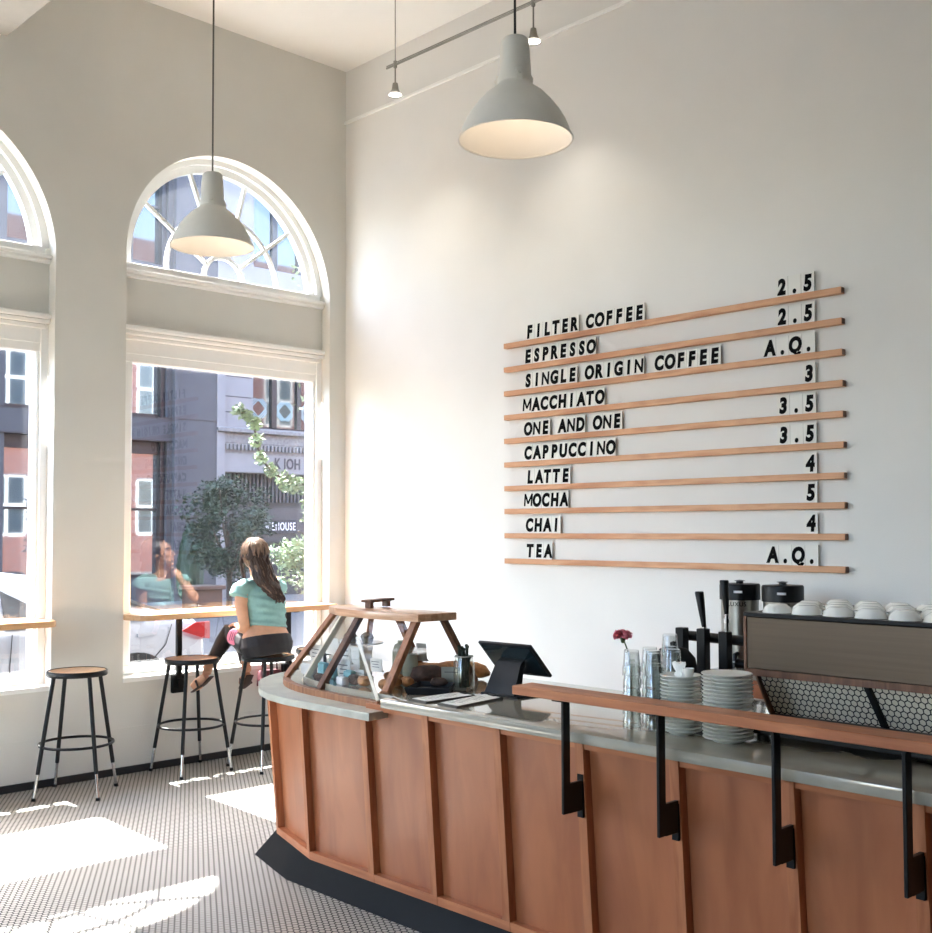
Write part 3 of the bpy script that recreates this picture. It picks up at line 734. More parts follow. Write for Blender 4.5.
# tablet register
t = thing('tablet_register', 'black tablet point-of-sale stand tilted away on the counter', 'tablet', (3.68, -1.97, .925))
TL, BL, TR, BR = Vector((3.53, -2.0, 1.138)), Vector((3.53, -1.872, 1.0)), Vector((3.835, -2.0, 1.141)), Vector((3.835, -1.872, 1.010))
cen = (TL+BL+TR+BR)/4; ex = (TR-TL).normalized(); ey = (TL-BL).normalized(); ez = ex.cross(ey).normalized(); ey = ez.cross(ex)
R = Matrix((ex, ey, ez)).transposed()
g = G(); g.obox(cen, R, ((TR-TL).length/2, (TL-BL).length/2, .007), .004, 2); obj('tablet_body', g, M['tab'], t)
g = G(); g.obox(cen + ez*.0075, R, ((TR-TL).length/2-.012, (TL-BL).length/2-.012, .0012)); obj('screen', g, M['darkglass'], t)
g = G(); a = [(3.60, -2.02), (3.765, -2.02), (3.765, -1.985), (3.60, -1.985)]
P0 = [(3.595, -2.03, .933), (3.765, -2.03, .933), (3.765, -1.985, .933), (3.595, -1.985, .933)]
P1 = [(3.61, -1.975, 1.055), (3.755, -1.975, 1.06), (3.755, -1.95, 1.075), (3.61, -1.95, 1.07)]
g.skin([[g.bm.verts.new(p) for p in P0], [g.bm.verts.new(p) for p in P1]]); obj('stand_neck', g, M['tab'], t)
g = G(); g.box(3.585, 3.80, -2.045, -1.86, .925, .934, .004, 2); obj('stand_foot', g, M['tab'], t)

# ------------------------------------------------------------------ tumblers, saucers, flower
def make_tumbler():
    t = tag(None or bpy.data.objects.new('glass_tumbler', None), 'x', 'glass'); COL.objects.link(t); return t
def tumbler_mesh():
    g = G()   # upside down: wide rim at the bottom
    g.lathe((0, 0, 0), [(.0330, .0), (.0322, .03), (.0300, .034), (.0262, .084), (.0245, .088), (.0, .088), (.0, .079), (.0225, .079), (.0245, .072), (.0283, .034), (.0304, .0295), (.0312, .0)], 18, caps=(False, False))
    ring = [v for v in g.bm.verts if v.co.z < 1e-6]
    n = 18
    lo = sorted([v for v in ring if v.co.xy.length > .032], key=lambda v: math.atan2(v.co.y, v.co.x)); li = sorted([v for v in ring if v.co.xy.length < .032], key=lambda v: math.atan2(v.co.y, v.co.x))
    for i in range(n): g.bm.faces.new((lo[i], li[i], li[(i+1) % n], lo[(i+1) % n]))
    bmesh.ops.recalc_face_normals(g.bm, faces=g.bm.faces[:])
    me = bpy.data.meshes.new('glass_tumbler'); g.bm.to_mesh(me); g.bm.free(); me.materials.append(M['clear']); me.shade_smooth(); me.set_sharp_from_angle(angle=math.radians(40)); return me
TM = tumbler_mesh()
stacks = [((4.51, -2.205), 5, 'front left stack of tumblers'), ((4.575, -2.165), 5, 'front middle stack of tumblers'), ((4.50, -2.085), 5, 'back left stack of tumblers'), ((4.535, -2.015), 6, 'tallest rear stack of tumblers'), ((4.60, -2.085), 5, 'right rear stack of tumblers')]
for (x, y), n, nm in stacks:
    for k in range(n):
        o = link('glass_tumbler', TM, None, (x+random.uniform(-.0015, .0015), y+random.uniform(-.0015, .0015), .925+k*.045)); o.rotation_euler = (0, 0, k*.7)
        q = n-1-k
        tag(o, ('%s clear tumbler from the top of the %s' % (ORD[q], nm)) if q else ('topmost clear tumbler of the %s' % nm), 'glass', 'stacked clear tumblers')
def saucer_mesh(r, name):
    g = G(); g.lathe((0, 0, 0), [(.0, .003), (r*.50, .003), (r*.52, .0), (r*.58, .0), (r*.62, .004), (r*.97, .0125), (r, .0145), (r*.985, .0165), (r*.93, .0155), (r*.60, .0085), (r*.3, .0065), (.0, .0062)], 40)
    bmesh.ops.recalc_face_normals(g.bm, faces=g.bm.faces[:])
    me = bpy.data.meshes.new(name); g.bm.to_mesh(me); g.bm.free(); me.materials.append(M['saucer']); me.shade_smooth(); me.set_sharp_from_angle(angle=math.radians(50)); return me
for (x, y), n, r, p, nm in (((4.703, -2.185), 16, .0705, .0121, 'narrower left saucer stack'), ((4.893, -2.195), 18, .083, .0121, 'wider right saucer stack')):
    me = saucer_mesh(r, 'saucer')
    for k in range(n):
        o = link('saucer', me, None, (x+random.uniform(-.0012, .0012), y+random.uniform(-.0012, .0012), .925+k*p)); q = n-1-k
        tag(o, ('%s saucer from the top of the %s' % (ORD[q], nm)) if q else ('top saucer of the %s' % nm), 'saucer', 'stacked grey white saucers')
g = G()
z = .925+15*.0121+.0075; cx, cy = 4.685, -2.165
vs = [(-.03, -.012, .0), (.03, -.012, .0), (.03, .012, .0), (-.03, .012, .0)]
ringa = []
for s_, zz in ((1., 0), (.55, .016), (.75, .028), (1.05, .045)):
    ringa.append([g.bm.verts.new((cx+.026*s_*math.cos(a)*(1+.25*math.sin(3*a+zz*90)), cy+.012*s_*math.sin(a), z+zz+.006*math.sin(5*a))) for a in [2*PI*i/14 for i in range(14)]])
g.skin(ringa); tag(obj('folded_napkin', g, M['cream'], None, (cx, cy, z), smooth=False), 'crumpled white napkin on top of the left saucer stack', 'napkin')
def cup(loc, label, group, name='espresso_cup', rot=0., up=False):
    t = thing(name, label, 'cup', (0, 0, 0), group)
    g = G(); g.lathe((0, 0, 0), [(.0, .0), (.019, .0), (.021, .004), (.030, .024), (.033, .050), (.034, .056), (.0318, .056), (.030, .048), (.027, .024), (.017, .006), (.0, .005)], 24); obj('bowl', g, M['cream'], t)
    g = G(); g.tube([(.031, 0, .046), (.043, 0, .047), (.048, 0, .036), (.044, 0, .023), (.028, 0, .016)], .0038, 8); obj('handle', g, M['cream'], t)
    t.location = loc; t.rotation_euler = (0 if not up else PI, 0, rot); return t
cup((4.775, -2.03, Z0+.0), 'white cup standing behind the two saucer stacks, lower', 'cups behind the saucers')
cup0 = cup((4.742, -2.195, .925+15*.0121+.008), 'white cup with handle at the right of the left saucer stack', 'cups behind the saucers', rot=2.3)
cup0.scale = (.55, .55, .6)

t = thing('bud_vase', 'slim clear vase behind the front left tumbler stack', 'vase', (4.455, -2.135, .925))
g = G(); g.lathe((4.455, -2.135, 0), [(.0, .926), (.026, .926), (.028, .95), (.02, 1.05), (.011, 1.12), (.012, 1.15), (.010, 1.15), (.009, 1.12), (.018, 1.05), (.0, .935)], 20); obj('vase_body', g, M['jarglass'], t)
t = thing('carnation', 'pink carnation leaning left above the glass tumblers', 'flower', (4.455, -2.135, .94))
g = G(); g.tube([(4.455, -2.135, .94), (4.452, -2.136, 1.08), (4.445, -2.138, 1.17), (4.428, -2.148, 1.222)], .0026, 8); obj('stem', g, M['stem'], t)
g = G(); fc = Vector((4.425, -2.150, 1.232)); rf = random.Random(2)
for k in range(120):
    th = rf.uniform(0, 2*PI); ph = rf.uniform(-.25, 1.45); d = Vector((math.cos(th)*math.cos(ph), math.sin(th)*math.cos(ph), math.sin(ph)*.62)); L = rf.uniform(.024, .037)
    tip = fc + d*L; sd = d.cross(Vector((rf.uniform(-1, 1), rf.uniform(-1, 1), rf.uniform(-1, 1)))).normalized()*rf.uniform(.006, .011); up = d.cross(sd).normalized()*.004
    a = [g.bm.verts.new(p) for p in (fc + d*.004, tip - sd + up, tip + d*.004 - up, tip + sd + up)]; g._set([g.bm.faces.new(a)])
obj('petal_head', g, M['pink'], t, smooth=False)
g = G(); g.lathe((4.427, -2.149, 0), [(.0, 1.206), (.006, 1.208), (.010, 1.222), (.009, 1.232), (.0, 1.232)], 12); obj('calyx', g, M['stem'], t)

# ------------------------------------------------------------------ espresso machine
XM = 6.5
t = thing('espresso_machine', 'large steel espresso machine with hexagon grille back on the counter', 'coffee machine', (5.5, -1.9, .925))
g = G(); g.box(4.845, XM, -2.0, -1.985, 1.141, 1.318, .003); obj('back_panel', g, M['steel'], t)
g = G(); g.box(4.838, XM, -1.985, -1.45, 1.135, 1.322, .004); obj('body', g, M['blkm'], t)
g = G(); g.box(4.836, XM+.01, -2.006, -1.42, 1.318, 1.332, .002); obj('cup_tray', g, M['blk'], t)
g = G(); g.box(4.836, 4.846, -2.004, -1.985, 1.135, 1.33); g.box(4.84, XM, -2.004, -1.985, 1.118, 1.141); obj('trim_frame', g, M['walnut'], t)
g = G()
a = [g.bm.verts.new(p) for p in ((4.885, -1.985, 1.12), (XM, -1.985, 1.12), (XM, -1.92, .985), (4.905, -1.92, .985))]; b = [g.bm.verts.new(Vector(v.co)+Vector((0, .004, 0))) for v in a]
g.skin([a, b]); obj('hexagon_grille', g, M['mesh_hex'], t, smooth=False)
g = G(); g.bar((4.878, -1.99, 1.13), (4.897, -1.92, .975), .01, .02); obj('grille_edge', g, M['walnut'], t)
for x in (5.285, 5.70, 6.1):
    g = G(); g.bar((x-.015, -1.99, 1.125), (x+.015, -1.918, .975), .024, .012); obj('grille_post', g, M['blk'], t)
g = G(); g.box(4.90, XM, -1.90, -1.50, .985, 1.135); obj('core', g, M['blkm'], t)
g = G(); g.box(4.905, XM, -2.12, -1.46, .945, .985, .004); obj('base_frame', g, M['blk'], t)
for x in (4.96, 5.7, 6.3):
    for y in (-2.09, -1.52):
        g = G(); g.cyl((x, y, .925), (x, y, .947), .022, .02, 14); obj('foot', g, M['blk'], t)
g = G(); g.box(4.86, 4.905, -1.75, -1.5, 1.0, 1.12, .01); obj('side_cover', g, M['blk'], t)

c1 = cup((4.93, -1.93, 1.332+.0295), 'x', 'cups on the espresso machine', up=True)
tags = {}
rows = [(-1.94, 'front'), (-1.83, 'second'), (-1.72, 'third'), (-1.61, 'rear')]
c1.scale = (1.5, 1.5, .52)
first = True
for r_i, (y, rn) in enumerate(rows):
    for k in range(8):
        x = 4.93 + k*.112 + (.05 if r_i % 2 else 0)
        lab = 'upturned white cup on the machine, %s from left in the %s row' % (ORD[k], rn)
        if first: c1.location = (x, y, 1.332+.0295); c1['label'] = lab; c1.rotation_euler = (PI, 0, 1.9); first = False
        else:
            d = dup(c1, (x, y+random.uniform(-.005, .005), 1.332+.0295), lab); d.rotation_euler = (PI, 0, random.uniform(.8, 2.6))

# tap tower in front of the urns
t = thing('tap_tower', 'black steel tap tower with three square posts and two tall tap handles', 'tap', (4.33, -1.62, .925))
for x0, zt in ((4.222, 1.21), (4.326, 1.212), (4.43, 1.206)):
    g = G(); g.box(x0-.017, x0+.025, -1.52, -1.48, .925, zt, .003); obj('post', g, M['blk'], t)
g = G(); g.tube([(4.2, -1.44, 1.172), (4.75, -1.44, 1.162)], .021, 14); obj('crossbar', g, M['blk'], t)
g = G(); g.tube([(4.45, -1.44, 1.075), (4.78, -1.44, 1.06)], .02, 14); obj('crossbar', g, M['blk'], t)
for (x, z0, z1, dx) in ((4.335, 1.215, 1.362, -.022), (4.442, 1.272, 1.412, -.01)):
    g = G(); g.tube([(x, -1.5, z0), (x+dx*.5, -1.5, (z0+z1)/2), (x+dx, -1.5, z1-.004), (x+dx, -1.5, z1)], [.009, .0145, .0185, .016], 12); h = obj('tap_handle', g, M['blk'], t)
    g = G(); g.cyl((x, -1.5, z0-.07), (x, -1.5, z0+.004), .010, .010, 12); g.cyl((x, -1.5, z0-.03), (x, -1.5, z0-.015), .014, .014, 12); obj('chrome_collar', g, M['chrome'], h)
g = G(); g.box(4.19, 4.47, -1.55, -1.45, .925, .935, .002); obj('base_plate', g, M['blk'], t)
g = G(); g.lathe((4.205, -1.31, 0), [(.0, .925), (.085, .925), (.092, .94), (.094, 1.06), (.085, 1.105), (.055, 1.14), (.02, 1.15), (.0, 1.15)], 28); g.lathe((4.205, -1.31, 0), [(0, 1.148), (.012, 1.148), (.015, 1.165), (0, 1.172)], 14)
# moved onto the same counter
bmesh.ops.translate(g.bm, verts=g.bm.verts[:], vec=(.1, -.36, 0))
tag(obj('canister', g, M['blkm'], None, (4.305, -1.67, .925)), 'round black domed canister behind the tap posts', 'canister')

# back counter with two brewers
t = thing('back_counter', 'low dark back counter along the menu wall', 'cabinet', (5.2, -.3, 0))
g = G(); g.box(3.74, 7.2, -.58, -.02, .88, .915, .004); obj('worktop', g, M['slab'], t)
g = G(); g.box(3.76, 7.18, -.56, -.03, .0, .88); obj('cabinet_body', g, M['panel'], t)
for k in range(6):
    g = G(); g.box(3.78+k*.57, 3.78+k*.57+.55, -.58, -.56, .1, .86, .003); d = obj('door', g, M['panel'], t)
    g = G(); g.box(3.98+k*.57, 4.10+k*.57, -.595, -.58, .78, .795, .003); obj('handle', g, M['steel2'], d)
def urn(x, label, w_, txt):
    y = -.36; t = thing('coffee_urn', label, 'coffee urn', (x, y, .915), 'brewed coffee urns')
    r = w_/2
    g = G(); g.lathe((x, y, 0), [(.0, .935), (r*.93, .935), (r*.93, 1.262), (.0, 1.262)], 32); obj('steel_body', g, M['steel2'], t)
    g = G(); g.lathe((x, y, 0), [(.0, .915), (r*1.02, .915), (r*1.02, .94), (0, .94)], 32); obj('base', g, M['blk'], t)
    g = G(); g.lathe((x, y, 0), [(.0, 1.255), (r, 1.255), (r, 1.328), (r*.96, 1.336), (.0, 1.336)], 32); g.lathe((x, y, 0), [(.0, 1.334), (.02, 1.334), (.018, 1.348), (.03, 1.352), (0, 1.356)], 16); obj('lid', g, M['blk'], t)
    ang = math.radians(-68)
    def wrap(me, rr):
        # bend the flat lettering round the barrel
        for v in me.vertices:
            a = ang + v.co.x/rr; v.co = Vector((rr*math.cos(a)*1.0, rr*math.sin(a), v.co.y)) + Vector((math.cos(a), math.sin(a), 0))*(v.co.z+.0006)
    me = text_mesh('LUXUS', .030, .0006, .01, spacing=1.1); wrap(me, r*.93); me.transform(Matrix.Translation((0, 0, 1.225-.915))); me.materials.clear(); me.materials.append(M['black_ink']); link('lettering', me, t)
    g = G(); a0 = ang-.12
    for i in range(6):
        aa = a0 + i*.07; bb = aa+.07
        g.slab([(x+(r+.0006)*math.cos(aa), y+(r+.0006)*math.sin(aa), 1.292), (x+(r+.0006)*math.cos(bb), y+(r+.0006)*math.sin(bb), 1.292), (x+(r+.0006)*math.cos(bb), y+(r+.0006)*math.sin(bb), 1.304), (x+(r+.0006)*math.cos(aa), y+(r+.0006)*math.sin(aa), 1.304)], .001)
    obj('badge', g, M['signletter'], t)
    g = G(); g.tube([(x+r*.93*math.cos(ang), y+r*.93*math.sin(ang), .985), (x+(r+.05)*math.cos(ang), y+(r+.05)*math.sin(ang), .985), (x+(r+.055)*math.cos(ang), y+(r+.055)*math.sin(ang), .955)], .012, 10); obj('spout', g, M['blk'], t)
    return t
urn(3.782, 'steel coffee urn with black lid directly behind the tall tap handle', .205, 'LUXUS')
urn(4.028, 'steel coffee urn with black lid, right one of two by the wall', .205, 'LUXUS')

# ------------------------------------------------------------------ menu board
RZ = [2.8279, 2.6678, 2.507, 2.3462, 2.1882, 2.03, 1.8715, 1.7192, 1.5574, 1.3898]
MENU = [([('FILTER', 1.965), ('COFFEE', 2.478)], '2.5'), ([('ESPRESSO', 1.949)], '2.5'), ([('SINGLE', 1.948), ('ORIGIN', 2.47), ('COFFEE', 3.003)], 'A.Q.'), ([('MACCHIATO', 1.938)], '3'),
        ([('ONE', 1.946), ('AND', 2.24), ('ONE', 2.532)], '3.5'), ([('CAPPUCCINO', 1.945)], '3.5'), ([('LATTE', 1.962)], '4'), ([('MOCHA', 1.945)], '5'), ([('CHAI', 1.955)], '4'), ([('TEA', 1.96)], 'A.Q.')]
RN = ['top', 'second', 'third', 'fourth', 'fifth', 'sixth', 'seventh', 'eighth', 'ninth', 'bottom']
RT = Matrix(((1, 0, 0), (0, 0, -1), (0, 1, 0)))    # text x->x, y->z, z->-y
glyph = {}
PITCH, TH = .0767, .108
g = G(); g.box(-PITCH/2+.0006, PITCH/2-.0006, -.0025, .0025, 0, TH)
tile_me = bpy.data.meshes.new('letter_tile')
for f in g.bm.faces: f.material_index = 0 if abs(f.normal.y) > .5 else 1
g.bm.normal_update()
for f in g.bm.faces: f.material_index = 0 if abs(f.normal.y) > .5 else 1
g.bm.to_mesh(tile_me); g.bm.free(); tile_me.materials.append(M['acrylic']); tile_me.materials.append(M['tile_edge_shade'])
def glyph_mesh(ch):
    if ch == 'M' and ch not in glyph:
        g = G(); h, w_, q = .081, .060, .0125
        P = lambda x, z: Vector((x + .1*z - .004, 0, z))
        for a, b in (((-w_/2, 0), (-w_/2, h)), ((w_/2, 0), (w_/2, h))): g.bar(P(*a), P(*b), .0016, q, up=(1, 0, 0))
        g.bar(P(-w_/2+.001, h-.004), P(0, .016), .0018, q, up=(1, 0, 0)); g.bar(P(w_/2-.001, h-.004), P(0, .016), .0018, q, up=(1, 0, 0))
        me = bpy.data.meshes.new('M'); g.bm.to_mesh(me); g.bm.free(); me.materials.append(M['black_ink']); glyph[ch] = me
    if ch not in glyph:
        me = text_mesh(ch, .112, .0016, .03 if ch in 'MN' else .056, .1)
        xs = [v.co.x for v in me.vertices]; cx = (min(xs)+max(xs))/2
        me.transform(RT.to_4x4() @ Matrix.Diagonal((.80, 1, 1, 1)) @ Matrix.Translation((-cx, 0, 0)))
        me.materials.clear(); me.materials.append(M['black_ink']); glyph[ch] = me
    return glyph[ch]
for i, (words_, price) in enumerate(MENU):
    zb = RZ[i]
    t = thing('menu_rail', '%s wooden menu rail on the white wall' % ({'top': 'topmost', 'bottom': 'lowest'}.get(RN[i], RN[i]+' from the top,')) if RN[i] in ('top', 'bottom') else 'wooden menu rail on the white wall, %s from the top' % RN[i], 'shelf', (2.96, 0, zb), 'wooden menu rails')
    g = G(); g.box(1.776, 4.196, -.036, 0, zb, zb+.034, .0015); obj('rail_strip', g, M['oak'], t)
    g = G(); g.box(4.196, 4.1985, -.034, -.002, zb+.002, zb+.032); obj('end_shade', g, M['walnut'], t)  # thin dark sheet paints the shade on the rail's end face
    seq = [(w_, x, 'the word '+w_) for w_, x in words_]
    seq.append((price, 4.04-PITCH*len(price), 'the price '+price))
    if i == 4: seq[0] = ('ONE', seq[0][1], 'the left word ONE'); seq[2] = ('ONE', seq[2][1], 'the right word ONE')
    for w_, x0, desc in seq:
        for k, ch in enumerate(w_):
            nm = {'.': 'point'}.get(ch, ch)
            pos = ORD[k] if len(w_) > 1 else 'only'
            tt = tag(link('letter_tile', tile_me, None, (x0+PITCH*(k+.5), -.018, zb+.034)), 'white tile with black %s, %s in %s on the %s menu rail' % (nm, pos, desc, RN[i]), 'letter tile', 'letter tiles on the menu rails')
            gl = link('character', glyph_mesh(ch), tt); gl.location = (0, -.0036, .016)

# ------------------------------------------------------------------ lamps
def pendant(x, y, zr, label):
    t = thing('pendant_lamp', label, 'lamp', (0, 0, 0), 'grey enamel pendant lamps')
    prof = [(.190, .0), (.192, .004), (.188, .012), (.180, .03), (.168, .06), (.150, .09), (.126, .122), (.098, .152), (.072, .172), (.060, .182), (.055, .195)]
    g = G(); g.lathe((0, 0, 0), prof, 56, caps=(False, False)); obj('shade', g, M['lamp'], t)
    g = G(); g.lathe((0, 0, 0), [(r-.003, z) for r, z in prof], 56, caps=(False, False)); obj('shade_inside', g, M['lampin'], t)
    g = G(); g.torus((0, 0, .002), .190, .0035, 56, 6); obj('rim', g, M['lamp'], t)
    g = G(); g.lathe((0, 0, 0), [(.058, .188), (.060, .205), (.054, .215), (.050, .30), (.046, .335), (.040, .342), (.0, .343)], 32, caps=(False, False)); obj('socket_housing', g, M['lamp'], t)
    for k in range(3):
        a = k*2*PI/3 - .6; g = G(); g.bar((math.cos(a)*.059, math.sin(a)*.059, .178), (math.cos(a)*.057, math.sin(a)*.057, .222), .02, .012, up=(math.cos(a), math.sin(a), 0)); g.cyl((math.cos(a)*.06, math.sin(a)*.06, .206), (math.cos(a)*.072, math.sin(a)*.072, .206), .006, .005, 10); obj('clip', g, M['lamp'], t)
    g = G(); g.cyl((0, 0, .340), (0, 0, .352), .014, .010, 14); obj('strain_relief', g, M['blk'], t)
    g = G(); g.cyl((0, 0, .35), (0, 0, CZ-zr), .0042, .0042, 8); obj('cord', g, M['cord'] if x < 3 else M['blk'], t)
    g = G(); g.ball((0, 0, .13), .03, 16, 10); g.cyl((0, 0, .15), (0, 0, .2), .02, .02, 14); obj('bulb', g, M['bulb'], t)
    t.location = (x, y, zr)
    return t
pendant(2.456, -2.668, 2.93, 'grey enamel pendant lamp in front of the arched window')
t2 = pendant(4.425, -2.698, 2.915, 'grey enamel pendant lamp high before the menu wall, nearer one')
for x, y, zr in ((2.456, -2.668, 2.93), (4.425, -2.698, 2.915)):
    ld = bpy.data.lights.new('pendant_light', 'POINT'); ld.energy = .10; ld.color = (1, .84, .68); ld.shadow_soft_size = .03
    lo = bpy.data.objects.new('pendant_light', ld); COL.objects.link(lo); lo.location = (x, y, zr+.08)

t = thing('track_rail', 'thin metal track rail hung by cables below the ceiling', 'track lighting', (1.8, -.49, 4.81))
A, B = Vector((1.109, -.5, 4.81)), Vector((3.9, -.44, 4.81))
g = G(); g.tube([A, B], .0075, 8); g.tube([A+Vector((0, 0, .014)), B+Vector((0, 0, .014))], .004, 8); obj('rail_tube', g, M['steel2'], t)
for x in (1.198, 2.462, 3.7):
    g = G(); g.cyl((x, -.5+.06*(x-1.1)/2.8, 4.80), (x, -.5+.06*(x-1.1)/2.8, CZ), .0035, .0035, 8); g.cyl((x, -.5+.06*(x-1.1)/2.8, 4.79), (x, -.5+.06*(x-1.1)/2.8, 4.835), .013, .013, 12); obj('hanger', g, M['steel2'], t)
for x, zl, lab, aim in ((1.198, 4.63, 'small metal spotlight hanging at the left end of the track', (-.5, .1)), (2.462, 4.60, 'small metal spotlight on the track behind the nearer pendant lamp', (-.3, .2))):
    y = -.5+.06*(x-1.1)/2.8
    t = thing('spotlight', lab, 'spotlight', (x, y, zl), 'track spotlights')
    g = G(); g.cyl((x, y, 4.8), (x, y, zl+.03), .005, .005, 8); obj('drop_rod', g, M['steel2'], t)
    g = G(); g.cyl((x, y, zl+.05), (x, y, zl), .018, .026, 16); obj('lamp_base', g, M['steel2'], t)
    g = G(); g.lathe((x, y, 0), [(.026, zl+.005), (.048, zl-.035), (.046, zl-.035), (.024, zl+.004)], 20, caps=(False, False)); obj('reflector', g, M['steel2'], t)
    g = G(); g.lathe((x, y, 0), [(.0, zl-.03), (.044, zl-.03), (.044, zl-.026), (.0, zl-.026)], 20); obj('lens', g, M['spotglow'], t)
    ld = bpy.data.lights.new('spot_light', 'SPOT'); ld.energy = 6; ld.spot_size = 1.7; ld.spot_blend = .8; ld.color = (1, .93, .82); ld.shadow_soft_size = .04
    lo = bpy.data.objects.new('spot_light', ld); COL.objects.link(lo); lo.location = (x, y, zl-.04)

# small things on the window bar
g = G(); g.box(-.10, -.02, -1.12, -1.04, 1.056, 1.060, .001); tag(obj('paper_napkin', g, M['paper'], None, (-.06, -1.08, 1.056)), 'small white napkin on the window bar left of the woman', 'napkin')
g = G(); g.box(-.04, .03, -1.02, -.97, 1.056, 1.068, .005, 2); tag(obj('wallet', g, M['planter'], None, (0, -1.0, 1.056)), 'small reddish brown wallet on the bar beside the woman', 'wallet')
t = thing('handbag', 'red handbag hanging under the window bar behind the counter end', 'bag', (.10, -.76, .46))
g = G(); g.prism([(-.09, .03), (.09, .03), (.085, .12), (.07, .14), (-.07, .14), (-.085, .12)], -.03, .035, lambda a, b, c: (.10+c, -.765+a, .46+b)); obj('bag_body', g, M['redbag'], t)
g = G(); g.tube([(.10, -.83, .6), (.10, -.82, .75), (.10, -.775, .98), (.10, -.765, 1.012), (.10, -.755, .98), (.10, -.71, .75), (.10, -.70, .6)], .006, 8); obj('strap', g, M['redbag'], t)

# ------------------------------------------------------------------ the woman
WSH = Vector((.025, -.016, -.013))
per = thing('person', 'woman in teal top and black leggings sitting on a stool facing the window', 'person', (.43, -1.0, .757))
hc = Vector((.405, -1.085, 1.445)); hy = math.radians(180-42)   # facing direction in plan
fwd = Vector((math.cos(hy), math.sin(hy), 0)); rgt = Vector((fwd.y, -fwd.x, 0)); tilt = .22
HR = Matrix((fwd*math.cos(tilt)+Vector((0,0,1))*math.sin(tilt), -rgt, Vector((0,0,1))*math.cos(tilt)-fwd*math.sin(tilt))).transposed()   # local x=face forward, y=left, z=up
def H(x, y, z): return hc + HR @ Vector((x, y, z))
XY = (0, 1, 0)
def torso(g, k=0., lo=.78, hi=9):
    pts = [((.475, -1.025, .775), .165, .13), ((.465, -1.03, .84), .187, .135), ((.45, -1.03, .90), .178, .118), ((.437, -1.02, .96), .150, .098), ((.43, -1.015, 1.01), .140, .092), ((.425, -1.02, 1.08), .146, .095), ((.425, -1.035, 1.16), .155, .098), ((.425, -1.045, 1.22), .160, .090), ((.42, -1.055, 1.262), .150, .07), ((.415, -1.065, 1.29), .09, .055), ((.412, -1.072, 1.315), .056, .052)]
    pts = [p for p in pts if lo <= p[0][2] <= hi]
    g.tube([p[0] for p in pts], [(p[1]+k, p[2]+k) for p in pts], 24, ref=XY)
def leg(g, hip, kn, an, k=0., foot=True, end=1.):
    hip, kn, an = Vector(hip), Vector(kn), Vector(an)
    P = [hip, hip.lerp(kn, .35), hip.lerp(kn, .75), kn + (kn-hip).normalized()*.0, kn.lerp(an, .28), kn.lerp(an, .6), kn.lerp(an, end*.97)]
    g.tube(P, [r+k for r in (.098, .088, .066, .056, .053, .042, .033)], 16)
LHIP, LKN, LAN = (.43, -1.12, .855), (.015, -1.05, .905), (.165, -1.31, .685)
RHIP, RKN, RAN = (.43, -.93, .855), (.03, -.96, .875), (.275, -1.075, .685)
g = G(); torso(g)
leg(g, LHIP, LKN, LAN); leg(g, RHIP, RKN, RAN)
# feet: heel, arch, ball, toes
def foot(g, an, heel, ball, toe):
    an, heel, ball, toe = map(Vector, (an, heel, ball, toe))
    g.tube([an + (an-heel)*.2, an, an.lerp(heel, .7)], [.034, .034, .03], 12)
    g.tube([heel, heel.lerp(ball, .35), ball, toe], [(.030, .028), (.033, .028), (.042, .019), (.030, .011)], 12)
foot(g, LAN, (.185, -1.335, .635), (.125, -1.365, .575), (.085, -1.38, .545)); foot(g, RAN, (.29, -1.075, .63), (.235, -1.065, .575), (.20, -1.06, .548))
# left arm hangs to the thigh, right elbow on the bar with hand to chin
g.tube([(.43, -1.17, 1.245), (.435, -1.215, 1.225), (.44, -1.225, 1.13), (.445, -1.20, .985), (.43, -1.19, .965), (.34, -1.155, .955), (.26, -1.125, .965)], [.05, .048, .043, .036, .037, .034, .025], 14)
LW = Vector((.26, -1.125, .965))
g.tube([LW, (.23, -1.115, .968), (.185, -1.10, .972)], [(.026, .018), (.034, .016), (.036, .013)], 12, ref=XY)
for k, (yy, l) in enumerate(((-.028, .062), (-.01, .074), (.009, .07), (.026, .056))):
    b = Vector((.187, -1.10+yy, .972)); g.tube([b, b+Vector((-l*.5, .004, -.004)), b+Vector((-l, .008, -.018))], [.0095, .009, .0075], 8)
g.tube([(.235, -1.092, .966), (.21, -1.066, .96), (.185, -1.055, .952)], [.012, .0105, .0085], 8)
EL = Vector((.155, -.93, 1.112)); WR = Vector((.265, -1.0, 1.262))
g.tube([(.42, -.935, 1.235), (.405, -.89, 1.222), (.30, -.895, 1.165), EL+Vector((.03, .0, .012)), EL, EL.lerp(WR, .12), EL.lerp(WR, .45), WR], [.05, .047, .041, .036, .035, .037, .034, .024], 14)
CH = H(.082, 0, -.105)     # point of the chin
PK = WR.lerp(CH, .6)
g.tube([WR, WR.lerp(PK, .5), PK], [(.025, .019), (.034, .018), (.036, .016)], 12, ref=XY)
dirn = (CH-PK).normalized(); side = dirn.cross(Vector((-.7, .7, 0))).normalized(); inn = side.cross(dirn).normalized()
for k, (o_, l) in enumerate(((-.027, .05), (-.009, .06), (.009, .058), (.026, .046))):
    b = PK + side*o_; g.tube([b, b+dirn*l*.45-inn*.012, b+dirn*l*.5-inn*.03, b+dirn*l*.2-inn*.042], [.0095, .009, .0085, .0075], 8)
g.tube([PK-dirn*.03+side*-.03, PK+side*-.046+dirn*.0, PK+side*-.046+dirn*.035], [.012, .0105, .0085], 8)
